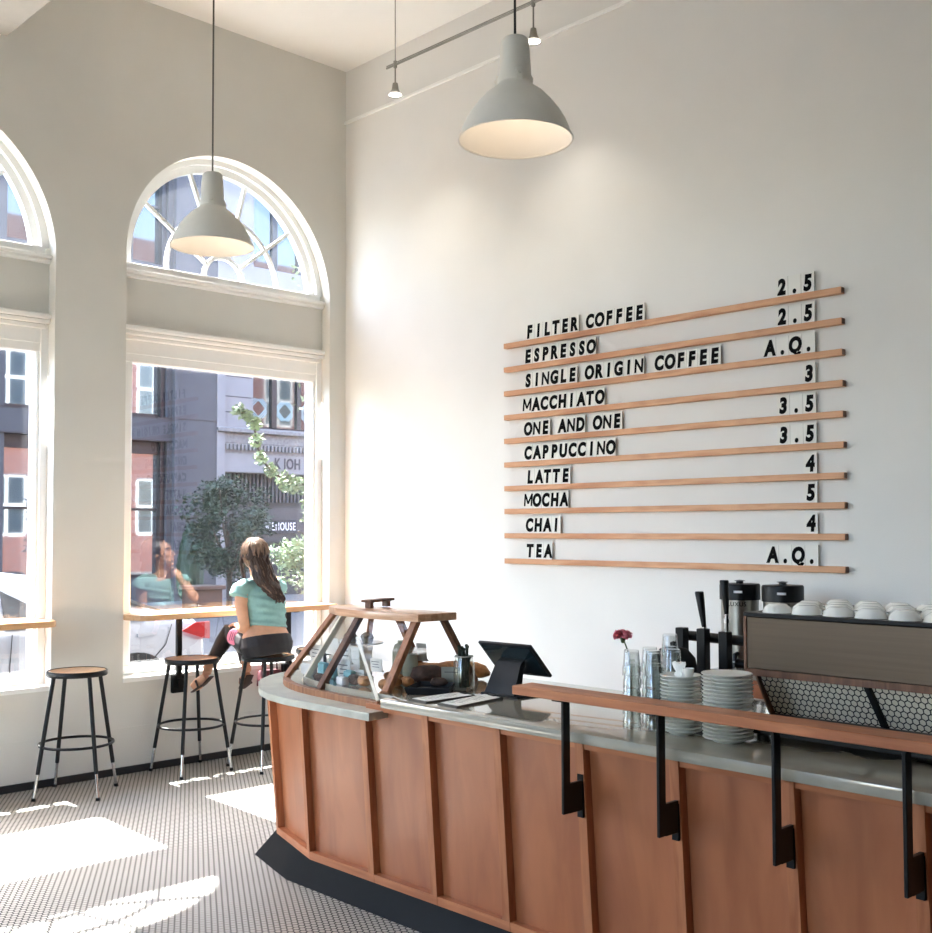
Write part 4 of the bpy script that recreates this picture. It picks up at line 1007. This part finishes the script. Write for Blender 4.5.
# neck and head
g.tube([(.412, -1.068, 1.28), (.408, -1.075, 1.33), H(-.012, 0, -.05)], [.055, .048, .05], 16)
g.ball(H(-.012, 0, .022), .1, 20, 14, (.98, .76, .98), HR)
g.ball(H(.03, 0, -.045), .072, 18, 12, (.85, .78, 1.0), HR)
g.ball(H(.066, 0, -.093), .022, 12, 8, (1, 1.1, .8), HR)                        # chin
g.tube([H(.082, 0, .015), H(.098, 0, -.012), H(.108, 0, -.03), H(.094, 0, -.038)], [.008, .0105, .0135, .010], 10)   # nose
g.ball(H(.088, 0, -.064), .016, 10, 8, (.7, 1.35, .75), HR)                     # mouth
g.ball(H(.076, 0, .035), .03, 12, 8, (.5, 1.7, .5), HR)                          # brow
for s_ in (-1, 1):
    g.ball(H(.06, s_*.038, -.02), .024, 10, 8, (.8, .8, .9), HR)                 # cheek
    g.ball(H(-.01, s_*.078, -.008), .026, 10, 8, (.75, .3, 1.15), HR)            # ear
remeshed('body', g, M['skin'], per, .0042, 4)
for s_ in (-1, 1):
    g = G(); g.ball(H(.0805, s_*.031, .008), .0105, 10, 8, (.5, 1.25, .7), HR); obj('eye', g, M['eye'], per)
    g = G(); g.tube([H(.083, s_*.014, .03), H(.085, s_*.03, .036), H(.074, s_*.05, .03)], .0035, 6); obj('eyebrow', g, M['hair'], per)
g = G(); g.ball(H(.098, 0, -.0655), .011, 10, 8, (.5, 1.6, .55), HR); obj('lips', g, M['lip'], per)
# clothes
g = G(); torso(g, .009, .955, 1.27)
g.tube([(.43, -1.12, 1.235), (.43, -1.19, 1.243), (.435, -1.232, 1.225), (.438, -1.247, 1.185)], [.058, .06, .06, .062], 16)
g.tube([(.42, -.98, 1.235), (.415, -.93, 1.240), (.395, -.885, 1.225), (.36, -.882, 1.20)], [.058, .058, .058, .056], 16)
tee = remeshed('tee_shirt', g, M['tee'], per, .006, 5)
for v in tee.data.vertices:      # cloth folds running round the back
    n_ = noise.noise(Vector((v.co.x*6, v.co.y*5, v.co.z*34)))
    if v.co.z < .44: v.co += v.normal*(.007*n_ + .003*math.sin(v.co.z*120 + v.co.y*22))
g = G(); torso(g, .007, .70, .935)
leg(g, LHIP, LKN, LAN, .006, end=.9); leg(g, RHIP, RKN, RAN, .006, end=.9)
remeshed('leggings', g, M['leg'], per, .006, 4)
g = G(); K0 = Vector((.255, -1.195, .9)); nrm = Vector((.35, -.9, .25)).normalized(); ex = Vector((-.93, -.37, 0)).normalized(); ey = nrm.cross(ex).normalized()
pc = Vector((.30, -1.192, .90))
Rp = Matrix((ex, ey, nrm)).transposed()
g.lathe(pc, [(.0, -.03), (.056, -.03), (.056, .0), (.053, .003), (.0, .005)], 28, axis=Rp); pat = obj('round_print', g, M['patch'], per)
g = G()
for q in (-.024, -.008, .008, .024): g.bar(pc + Rp@Vector((q-.004, -.03, .0055)), pc + Rp@Vector((q+.006, .03, .0055)), .004, .002)
obj('print_line', g, M['maroon'], pat)
for heel, ball, toe in (((.185, -1.335, .635), (.125, -1.365, .575), (.085, -1.38, .545)), ((.29, -1.075, .63), (.235, -1.065, .575), (.20, -1.06, .548))):
    heel, ball, toe = map(Vector, (heel, ball, toe)); d = (toe-heel).normalized(); down = Vector((0, 0, -1)) - d*d.dot(Vector((0, 0, -1))); down.normalize()
    g = G(); g.tube([heel-d*.03+down*.030, heel.lerp(ball, .5)+down*.034, ball+down*.026, toe+d*.015+down*.018], [(.030, .007), (.030, .007), (.042, .007), (.028, .006)], 12, ref=d.cross(down))
    sd = d.cross(down); m_ = heel.lerp(ball, .8)
    g.tube([m_+down*.03+sd*.043, m_-down*.016+sd*.03, m_-down*.028, m_-down*.016-sd*.03, m_+down*.03-sd*.043], (.007), 8)
    obj('sandal', g, M['sole'], per)
# hair: a full cap, a thick tail gathered towards the right shoulder and wavy locks over both
rh = random.Random(11)
def lock(g, p, r0, r1):
    g.tube(p, [r0 + (r1-r0)*(i/(len(p)-1))**1.5 for i in range(len(p))], 7)
def wavy(p, k, amp):
    out = []
    for i, q in enumerate(p):
        u = i/(len(p)-1); out.append(Vector(q) + Vector((.6*math.sin(u*13+k*1.3), math.sin(u*11+k*2.1), .5*math.sin(u*9+k)))*amp*u**.5)
    return out
g = G()
g.ball(H(-.036, 0, .032), .104, 26, 18, (1.0, .90, 1.0), HR)
for v in g.bm.verts: v.co += (v.co - H(-.036, 0, .032)).normalized()*noise.noise(v.co*28)*.007
SP = [(H(-.07, 0, .03), .082, .060), (Vector((.47, -1.095, 1.385)), .088, .058), (Vector((.495, -1.085, 1.32)), .088, .050), (Vector((.518, -1.062, 1.262)), .080, .042), (Vector((.535, -1.03, 1.215)), .056, .032), (Vector((.548, -1.00, 1.17)), .032, .022), (Vector((.555, -.985, 1.135)), .008, .008)]
g.tube([q[0] for q in SP], [(q[1], q[2]) for q in SP], 18, ref=(-.45, 1, 0))
def spine(u):
    f = u*(len(SP)-1); i = min(int(f), len(SP)-2); t = f-i
    return SP[i][0].lerp(SP[i+1][0], t), SP[i][1]*(1-t)+SP[i+1][1]*t, SP[i][2]*(1-t)+SP[i+1][2]*t
ax = Vector((-.4, .92, 0)).normalized(); az = Vector((.92, .4, 0))
for k in range(60):
    ph = rh.uniform(-.3, PI+.3); u0 = rh.uniform(.0, .35); u1 = rh.uniform(.7, 1.)
    pts = []
    for i in range(12):
        u = u0 + (u1-u0)*i/11; c_, ra, rb = spine(u); pts.append(c_ + ax*math.cos(ph)*ra + az*math.sin(ph)*rb)
    lock(g, wavy(pts, k, .022), .014, .0045)
for s_ in (-1, 1):          # locks behind the ears
    for k in range(8):
        a = H(-.03-.04*rh.random(), s_*.078, .06); b_ = H(-.045-.03*rh.random(), s_*.092, -.02); tip = H(-.07-.03*rh.random(), s_*.075, -.12-.03*rh.random())
        lock(g, wavy([a, a.lerp(b_, .5), b_, b_.lerp(tip, .5), tip], k, .006), .014, .005)
obj('hair', g, M['hair'], per)
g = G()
for k in range(90):          # lighter strands paint sunlight onto the crown and sides
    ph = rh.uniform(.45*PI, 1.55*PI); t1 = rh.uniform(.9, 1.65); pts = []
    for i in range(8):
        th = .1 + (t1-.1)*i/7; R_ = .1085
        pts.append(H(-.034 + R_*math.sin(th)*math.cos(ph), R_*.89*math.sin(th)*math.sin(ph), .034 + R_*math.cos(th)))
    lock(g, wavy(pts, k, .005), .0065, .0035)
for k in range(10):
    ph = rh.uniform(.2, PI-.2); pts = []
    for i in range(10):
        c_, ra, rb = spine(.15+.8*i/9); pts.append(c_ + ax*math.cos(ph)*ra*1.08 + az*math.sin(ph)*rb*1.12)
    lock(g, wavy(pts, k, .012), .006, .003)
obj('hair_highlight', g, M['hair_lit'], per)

per.location = Vector(per.location) + WSH
# ------------------------------------------------------------------ outdoors
GZ = -.15
g = G(); g.box(-2.05, -.22, -30, 40, GZ-.3, GZ, .0); tag(obj('sidewalk_near', g, M['pave']), kind='structure')
g = G(); g.box(-15.5, -2.05, -30, 40, GZ-.3, GZ-.012); tag(obj('street_ground', g, M['asphalt']), kind='structure')
g = G(); g.box(-60, -15.5, -40, 60, GZ-.1, GZ); tag(obj('sidewalk_far', g, M['pave']), kind='structure')
# own brick facade, seen only as reflection in the windows across the street
own = thing('brick_facade', 'outer street face of the cafe building and its brick neighbour', 'building', (-.26, -3, 0)); own['kind'] = 'structure'
UPW = [(y, z) for y in [-11, -8.5, -6, -3.5, -1, 1.5, 4, 6.5] for z in (6.6, 10.2)] + [(y, z) for y in (11.5, 14.6, 17.7, 20.8, 24) for z in (1.4, 6.4, 10.2)]
def hole(y, z): return [(y-.8, z), (y+.8, z), (y+.8, z+2.4), (y-.8, z+2.4)]
extruded('stone_wall', [[(-14, GZ), (9, GZ), (9, 14), (-14, 14)]] + [arch_loop(c) for c in WIN] + [hole(y, z) for y, z in UPW if y < 9], -.30, -.22, M['whitestone'], own)
extruded('brick_wall', [[(9, GZ), (32, GZ), (32, 14), (9, 14)]] + [hole(y, z) for y, z in UPW if y > 9], -.30, -.22, M['brick'], own)
for y, z in UPW:
    g = G()
    for a in (-.8, -.05, .7): g.box(-.27, -.23, y+a, y+a+.1, z, z+2.4)
    for b in (0, 1.15, 2.3): g.box(-.27, -.23, y-.8, y+.8, z+b, z+b+.1)
    wf = obj('upper_window', g, M['trim'], own)
    g = G(); g.box(-.235, -.225, y-.8, y+.8, z, z+2.4); obj('pane', g, M['darkglass'], wf)
g = G(); g.box(-.22, .6, .2, 32, GZ, 14); obj('wall_core', g, M['shopdark'], own)
g = G(); g.box(-.24, XB, -40, YB-.2, GZ-.3, GZ); tag(obj('side_bounce_ground', g, M['pave']), kind='structure')  # unseen ground added to bounce sunlight in through the side openings
g = G(); g.box(-.6, -.28, -14, 12, 5.6, 5.85, .02); obj('stone_band', g, M['whitestone'], own)

XF = -18.
bg = thing('grey_office_building', 'grey stone office building across the street with tall dark windows', 'building', (XF, 0, GZ))
cols = [7.35 - 3.05*k for k in range(7)]; wloops = []
for y in cols:
    for z0, z1 in ((.45, 3.80), (4.41, 7.55), (8.2, 11.2), (11.9, 14.4)): wloops.append([(y, z0), (y+.95, z0), (y+.95, z1), (y, z1)])
extruded('facade', [[(-14, GZ), (8.5, GZ), (8.5, 15.5), (-14, 15.5)]]+wloops, XF-.4, XF, M['greystone'], bg)
for y in cols:
    for z0, z1 in ((.45, 3.80), (4.41, 7.55), (8.2, 11.2), (11.9, 14.4)):
        g = G(); g.box(XF-.32, XF-.22, y, y+.06, z0, z1); g.box(XF-.32, XF-.1, y+.83, y+.95, z0, z1); g.box(XF-.32, XF-.2, y, y+.95, z1-.3, z1); g.box(XF-.32, XF-.22, y, y+.95, z0, z0+.08); g.box(XF-.3, XF-.24, y, y+.95, (z0+z1)/2-.03, (z0+z1)/2+.03)
        wf = obj('window_frame', g, M['darkframe'], bg)
        g = G(); g.box(XF-.3, XF-.29, y, y+.95, z0, z1); obj('pane', g, M['mirrorglass'] if z0 < 8 else M['darkglass'], wf)
g = G(); g.box(XF-.1, XF+.08, 8.5, 9.66, GZ, 15.5); g.box(XF-.1, XF+.14, 8.44, 8.54, GZ, 15.5); obj('pilaster', g, M['greystone2'], bg)
g = G(); g.box(XF, XF+.012, -14, 8.44, 4.385, 4.41); g.box(XF+.08, XF+.09, 8.54, 9.66, 4.385, 4.4); g.box(XF, XF+.03, -14, 8.44, 3.80, 3.83); obj('joint_line', g, M['darkframe'], bg)
g = G(); g.box(XF-6, XF-.4, -14, 9.66, GZ, 15.5); obj('building_core', g, M['shopdark'], bg)

wb = thing('white_stone_building', 'white stone building across the street with carved frieze and shop sign', 'building', (XF, 13, GZ))
extruded('facade', [[(9.66, 3.1), (22, 3.1), (22, 16), (9.66, 16)]] + [[(y, 4.3), (y+2.5, 4.3), (y+2.5, 7.2), (y, 7.2)] for y in (10.8, 14.3, 17.8)] + [[(y, 8.6), (y+2.5, 8.6), (y+2.5, 11.8), (y, 11.8)] for y in (10.8, 14.3, 17.8)], XF-.4, XF, M['whitestone'], wb)
g = G()
for z in (4.66, 5.07, 5.6, 6.0, 6.45, 6.9, 7.4, 7.9): g.box(XF, XF+.004, 9.9, 10.75, z, z+.03)
obj('joint_line', g, M['signgrey'], wb)
g = G(); g.box(XF-.2, XF+.10, 9.66, 9.9, GZ, 16); obj('pilaster', g, M['whitestone'], wb)
for y in (10.8, 14.3, 17.8):
    for z0, z1 in ((4.3, 7.2), (8.6, 11.8)):
        g = G(); g.box(XF-.3, XF-.2, y, y+.05, z0, z1); g.box(XF-.3, XF-.2, y+.72, y+.88, z0, z1); g.box(XF-.3, XF-.2, y+1.55, y+1.68, z0, z1); g.box(XF-.3, XF-.2, y+2.4, y+2.5, z0, z1); g.box(XF-.3, XF-.2, y, y+2.5, z0, z0+.06)
        wf = obj('window_frame', g, M['darkframe'], wb)
        g = G(); g.box(XF-.28, XF-.27, y, y+2.5, z0, z1); obj('pane', g, M['darkglass'], wf)
def emblem(y, z, r):
    g = G()
    for k in range(4):
        a = PI/4 + k*PI/2; n_ = Vector((0, math.cos(a), math.sin(a))); tt = Vector((0, -math.sin(a), math.cos(a)))
        for d, L in ((.62, .62), (.80, .56), (.98, .42)):
            c = Vector((XF-.255, y, z)) + n_*r*d; g.bar(c-tt*r*L, c+tt*r*L, r*.07, .004, up=(1, 0, 0))
    obj('window_emblem', g, M['decal'], wb)
for y, z, r in ((11.13, 4.87, .27), (11.98, 4.84, .27), (12.78, 4.83, .27)): emblem(y, z, r)
g = G(); g.box(XF-.1, XF+.06, 9.9, 22, 3.87, 4.14, .01); obj('frieze', g, M['frieze'], wb)
g = G(); g.box(XF-.1, XF+.16, 9.66, 22, 4.14, 4.26, .02); g.box(XF-.1, XF+.05, 9.9, 22, 3.6, 3.87)
y = 9.92
while y < 16: g.box(XF+.05, XF+.13, y, y+.06, 3.70, 3.84); y += .115
obj('cornice', g, M['frieze'], wb)
g = G(); g.box(XF-.1, XF+.05, 9.9, 22, 3.12, 3.6); obj('sign_fascia', g, M['whitestone'], wb)
RX = Matrix(((0, 0, 1), (1, 0, 0), (0, 1, 0)))    # text x->y, y->z, z->x
place_text('lettering', 'K JOH', .40, M['signgrey'], wb, (XF+.055, 11.86, 3.25), RX, depth=.02, bold=.02, sx=.72, spacing=1.1)
g = G(); g.box(XF-.5, XF-.3, 9.9, 22, GZ, 3.12); obj('shop_front', g, M['shopdark'], wb)
g = G(); y = 10.1
while y < 16: g.box(XF-.3, XF-.2, y, y+.06, 2.35, 3.1); y += .12
obj('shop_grille', g, M['slat'], wb)
g = G(); g.box(XF-.3, XF-.02, 9.9, 22, 1.30, 2.2); obj('shop_lintel', g, M['slat'], wb)
for y in (9.9, 10.35, 10.8, 13.3, 15.8):
    g = G(); g.box(XF-.3, XF-.1, y, y+.18, GZ, 1.32); obj('shop_pilaster', g, M['whitestone'], wb)
g = G(); g.box(XF-.02, XF+.03, 11.1, 12.2, 1.50, 1.90, .01); obj('shop_sign', g, M['signblack'], wb)
place_text('sign_lettering', 'ICEHOUSE', .30, M['signletter'], wb, (XF+.035, 11.66, 1.60), RX, depth=.01, bold=.008, sx=.62, spacing=1.15)
g = G(); g.box(XF-6, XF-.5, 9.66, 22, GZ, 16); obj('building_core', g, M['shopdark'], wb)

def foliage(g, pts, n, r, size, rnd, flat=1.):
    """many small leaf blades scattered round the given centres"""
    for k in range(n):
        c = pts[rnd.randrange(len(pts))]; rr = r if not isinstance(c, tuple) else c[1]; cc = c if not isinstance(c, tuple) else c[0]
        d = Vector((rnd.gauss(0, 1), rnd.gauss(0, 1), rnd.gauss(0, flat))); d = d.normalized()*rr*(rnd.random()**.45)
        p = cc + d; a = Vector((rnd.gauss(0, 1), rnd.gauss(0, 1), rnd.gauss(0, .5))).normalized(); b = a.cross(Vector((rnd.gauss(0, 1), rnd.gauss(0, 1), rnd.gauss(0, 1)))).normalized()
        s_ = size*rnd.uniform(.6, 1.3)
        v = [g.bm.verts.new(q) for q in (p-a*s_, p-b*s_*.45+a*s_*.1, p+a*s_, p+b*s_*.45+a*s_*.1)]; g.bm.faces.new(v)
rt = random.Random(21)
T = thing('street_tree', 'dark green street tree with rounded crown across the road', 'tree', (-14, 7.6, GZ))
g = G(); g.tube([(-14, 7.62, GZ), (-14, 7.65, .4), (-14.02, 7.6, .9), (-14, 7.58, 1.6)], [.07, .06, .05, .04], 8)
for k in range(7):
    a = k*.9; g.tube([(-14, 7.62, .5+.08*k), (-14+.3*math.cos(a), 7.6+.3*math.sin(a), 1.0+.1*k), (-14+.6*math.cos(a), 7.6+.6*math.sin(a), 1.6+.15*k)], [.03, .022, .012], 6)
obj('trunk', g, M['bark'], T)
g = G(); cl = []
for k in range(46):
    u = rt.uniform(-1, 1); th = rt.uniform(0, 2*PI); z = 1.72 + .98*u; rad = .92*math.sqrt(max(.05, 1-u*u))*rt.uniform(.35, .95)
    cl.append((Vector((-14+rad*math.cos(th), 7.58+rad*math.sin(th), z)), rt.uniform(.22, .38)))
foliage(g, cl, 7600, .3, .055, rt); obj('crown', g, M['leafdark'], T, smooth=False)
B_ = thing('sunlit_tree', 'sunlit bright green tree branch hanging outside the right window edge', 'tree', (-3.6, 3.6, GZ))
br = [Vector(q) for q in ((-3.6, 1.30, 2.93), (-3.6, 1.50, 2.80), (-3.6, 1.52, 2.62), (-3.6, 1.58, 2.42), (-3.6, 1.72, 2.29), (-3.6, 1.9, 2.18), (-3.6, 2.1, 2.12), (-3.6, 2.25, 1.93), (-3.6, 2.25, 1.75))]
g = G(); g.tube([(-3.6, 3.6, GZ), (-3.6, 3.55, 1.5), (-3.6, 3.3, 3.2), (-3.6, 3.2, 4.2)], [.1, .09, .07, .05], 10); g.tube([(-3.6, 3.3, 2.3), (-3.6, 2.6, 2.35)]+br[::-1][2:], [.03, .024]+[.015]*7, 6)
for e in ((-3.6, 2.2, 1.2), (-3.6, 2.1, 1.6)): g.tube([(-3.6, 3.5, 1.3), (-3.6, 2.8, 1.35), e], [.03, .02, .01], 6)
obj('trunk', g, M['bark'], B_)
g = G(); cl = [(p, .085) for p in br[:5]] + [(p, .11) for p in br[5:]] + [(Vector((-3.6, 2.0, 2.12)), .12), (Vector((-3.6, 1.40, 2.88)), .07)]
for k in range(14): cl.append((Vector((-3.6+rt.uniform(-.2, .2), rt.uniform(1.80, 2.4), rt.uniform(.95, 1.42))), .14))
cl += [(Vector((-3.6, 1.97, 1.42)), .12), (Vector((-3.55, 2.1, 1.45)), .12), (Vector((-3.6, 2.3, 2.4)), .12), (Vector((-3.6, 2.32, 2.65)), .1)]
foliage(g, cl, 3000, .12, .034, rt)
cl = []
for k in range(30): cl.append((Vector((-3.6+rt.uniform(-.9, .9), 3.3+rt.uniform(-.7, .9), rt.uniform(3.2, 4.8))), .35))
foliage(g, cl, 2500, .3, .05, rt)
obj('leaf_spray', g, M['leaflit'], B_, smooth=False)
sh = thing('cypress_shrub', 'narrow dark column shaped shrub against the grey facade', 'shrub', (-16.3, 7.85, GZ))
g = G(); g.cyl((-16.3, 8.0, GZ), (-16.3, 8.0, .4), .04, .03, 8); obj('stem', g, M['bark'], sh)
g = G(); g.lathe((-16.3, 8.0, 0), [(.0, .0), (.22, .02), (.30, .3), (.31, .8), (.26, 1.2), (.17, 1.5), (.07, 1.68), (.0, 1.73)], 36)
bmesh.ops.subdivide_edges(g.bm, edges=g.bm.edges[:], cuts=2, use_grid_fill=True)
for v in g.bm.verts: v.co += noise.noise_vector(v.co*14)*.05
obj('foliage', g, M['leafdark'], sh)
pl = thing('street_planter', 'brown boxed planter across the road left of the tree trunk', 'planter', (-13.2, 6.6, GZ-.012))
g = G(); g.box(-13.5, -12.9, 6.2, 6.8, GZ-.012, .44, .02); g.box(-13.54, -12.86, 6.15, 6.85, .40, .48, .01); obj('planter_box', g, M['planter'], pl)
g = G(); g.box(-13.5, -12.9, 6.2, 6.8, .47, .485); obj('soil', g, M['bark'], pl)

# parked car
car = thing('parked_car', 'silver parked car with red tail lamp just outside the window', 'car', (-3.1, -2.0, GZ-.012))
Z = GZ + .035
sec = [(.10, .30, .62, .78), (.075, .24, .80, .84), (.02, .22, .86, .90), (-.20, .21, .89, .96), (-.60, .20, .90, 1.12), (-1.1, .20, .89, 1.30), (-1.7, .20, .88, 1.38), (-2.3, .20, .87, 1.36), (-2.8, .20, .86, 1.18), (-3.2, .20, .86, .98), (-3.7, .21, .82, .88), (-4.15, .24, .72, .78), (-4.3, .34, .6, .64)]
g = G(); rings = []
for i, (y, z0, zs, zr) in enumerate(sec):
    end = .90 if i in (0, len(sec)-1) else (.96 if i in (1, len(sec)-2) else 1.)
    w_ = .88*end; wr = w_*(.70 if zr-zs > .15 else (.86 if zr-zs > .08 else .93))
    prof = [(w_*.9, z0), (w_*.985, z0+.08), (w_, (z0+zs)/2), (w_*.985, zs-.06), (w_*.95, zs), (wr, zr-.03), (wr*.9, zr)]
    pr = [(a, b) for a, b in prof] + [(-a, b) for a, b in prof[::-1]]
    rings.append([g.bm.verts.new((-3.08+a, y, Z+b)) for a, b in pr])
g.skin(rings)
es = [e for e in g.bm.edges]
cb = obj('body', g, M['carpaint'], car, ang=50)
g = G()
def side_glass(pts, x=-2.197):
    a = [g.bm.verts.new((xx, y, Z+z)) for xx, y, z in pts]; b = [g.bm.verts.new((xx-.01, y, Z+z)) for xx, y, z in pts]; g.skin([a, b])
side_glass([(-2.235, -.50, .935), (-2.43, -1.08, 1.22), (-2.45, -1.75, 1.305), (-2.235, -1.75, .92)])
side_glass([(-2.235, -1.80, .92), (-2.45, -1.80, 1.305), (-2.45, -2.3, 1.28), (-2.38, -2.85, 1.08), (-2.235, -3.0, .90)])
obj('side_window', g, M['carglass'], car, smooth=False)
g = G(); g.slab([(-2.36, -.30, Z+.985), (-2.45, -.98, Z+1.245), (-3.7, -.98, Z+1.265), (-3.8, -.30, Z+.995)], .03); obj('rear_window', g, M['carglass'], car, smooth=False)
g = G()
for q in ([(-2.168, -.20, .815), (-2.168, .03, .735), (-2.168, .03, .885), (-2.168, -.06, .885)], [(-2.168, .03, .735), (-2.25, .135, .72), (-2.25, .135, .88), (-2.168, .03, .885)], [(-2.25, .135, .72), (-2.42, .15, .74), (-2.42, .15, .86), (-2.25, .135, .88)]):
    g.slab([(x, y, Z+z) for x, y, z in q], .016)
obj('tail_lamp', g, M['tail'], car)
g = G(); g.cyl((-2.19, -.62, Z+.30), (-2.28, -.62, Z+.30), .35, .35, 32); obj('wheel_arch', g, M['tyre'], car)
g = G(); g.cyl((-2.18, -.62, Z+.265), (-2.36, -.62, Z+.265), .31, .31, 32); wh = obj('wheel', g, M['tyre'], car)
g = G(); g.cyl((-2.172, -.62, Z+.265), (-2.2, -.62, Z+.265), .2, .2, 24); obj('hub_cap', g, M['steel2'], wh)
g = G(); g.cyl((-2.18, -3.4, Z+.265), (-2.36, -3.4, Z+.265), .31, .31, 32); wh = obj('wheel', g, M['tyre'], car)
g = G(); g.bar((-2.192, -.62, Z+.80), (-2.192, -.44, Z+.81), .022, .03); obj('door_handle', g, M['carpaint'], car)
g = G(); g.tube([(-2.2, -.28, Z+.88), (-2.196, -.34, Z+.7), (-2.2, -.44, Z+.6)], .004, 6); g.tube([(-2.2, -1.72, Z+.88), (-2.192, -1.74, Z+.6), (-2.2, -1.72, Z+.25)], .004, 6); obj('door_seam', g, M['tyre'], car)

# ------------------------------------------------------------------ light, world, camera
sd = bpy.data.lights.new('sun', 'SUN'); sd.energy = 9.; sd.angle = .0093; sd.color = (1, .99, .97)
so = bpy.data.objects.new('sun', sd); COL.objects.link(so)
so.rotation_euler = Vector((1, -.035, -1.43)).to_track_quat('-Z', 'Y').to_euler()
W = bpy.data.worlds.new('World'); S.world = W; W.use_nodes = True
nt = W.node_tree; nt.nodes.clear()
sky = N(nt, 'ShaderNodeTexSky'); sky.sky_type = 'NISHITA'; sky.sun_disc = False; sky.sun_elevation = math.radians(56); sky.sun_rotation = math.radians(-90)
sky.air_density = 1.; sky.dust_density = 2.5; sky.ozone_density = 1.
bgk = N(nt, 'ShaderNodeBackground'); bgk.inputs[1].default_value = .55
wo = N(nt, 'ShaderNodeOutputWorld'); nt.links.new(sky.outputs[0], bgk.inputs[0]); nt.links.new(bgk.outputs[0], wo.inputs[0])
W.cycles.sampling_method = 'AUTOMATIC'
for i, c in enumerate(WIN):       # light portals in the window openings
    ld = bpy.data.lights.new('window_portal', 'AREA'); ld.shape = 'RECTANGLE'; ld.size = 1.7; ld.size_y = 3.66; ld.cycles.is_portal = True
    lo = bpy.data.objects.new('window_portal', ld); COL.objects.link(lo); lo.location = (-.31, c, 2.46)
    lo.rotation_euler = Matrix(((0, 0, -1), (1, 0, 0), (0, -1, 0))).to_euler()

for c in SIDE_FILL:  # portals for the added fill openings
    ld = bpy.data.lights.new('window_portal', 'AREA'); ld.shape = 'RECTANGLE'; ld.size = 1.9; ld.size_y = 3.76; ld.cycles.is_portal = True
    lo = bpy.data.objects.new('window_portal', ld); COL.objects.link(lo); lo.location = (c, YB-.21, 2.5); lo.rotation_euler = (-PI/2, 0, 0)
cam = bpy.data.cameras.new('camera'); co = bpy.data.objects.new('camera', cam); COL.objects.link(co)
cam.sensor_fit = 'HORIZONTAL'; cam.sensor_width = 36; cam.lens = 1107.81/932*36
cam.shift_y = (485.08-466.5)/932; cam.clip_start = .05; cam.clip_end = 300
yaw, pit, rol = math.radians(43.8198), math.radians(2.2725), math.radians(-.1486)
fw = Vector((-math.cos(yaw), math.sin(yaw), 0)); rt_ = Vector((math.sin(yaw), math.cos(yaw), 0)); up = Vector((0, 0, 1))
f2 = fw*math.cos(pit) + up*math.sin(pit); u2 = up*math.cos(pit) - fw*math.sin(pit)
r3 = rt_*math.cos(rol) + u2*math.sin(rol); u3 = u2*math.cos(rol) - rt_*math.sin(rol)
Mx = Matrix((r3, u3, -f2)).transposed().to_4x4(); Mx.translation = Vector((6.9378, -5.342, 1.62)); co.matrix_world = Mx
S.camera = co
S.view_settings.view_transform = 'Standard'; S.view_settings.look = 'None'; S.view_settings.gamma = 1; S.view_settings.use_curve_mapping = False
S.view_settings.exposure = 2.5
S.cycles.use_denoising = True
S.cycles.max_bounces = 12; S.cycles.diffuse_bounces = 8; S.cycles.transparent_max_bounces = 24; S.cycles.transmission_bounces = 12; S.cycles.sample_clamp_indirect = 8
S.cycles.caustics_reflective = False; S.cycles.caustics_refractive = False
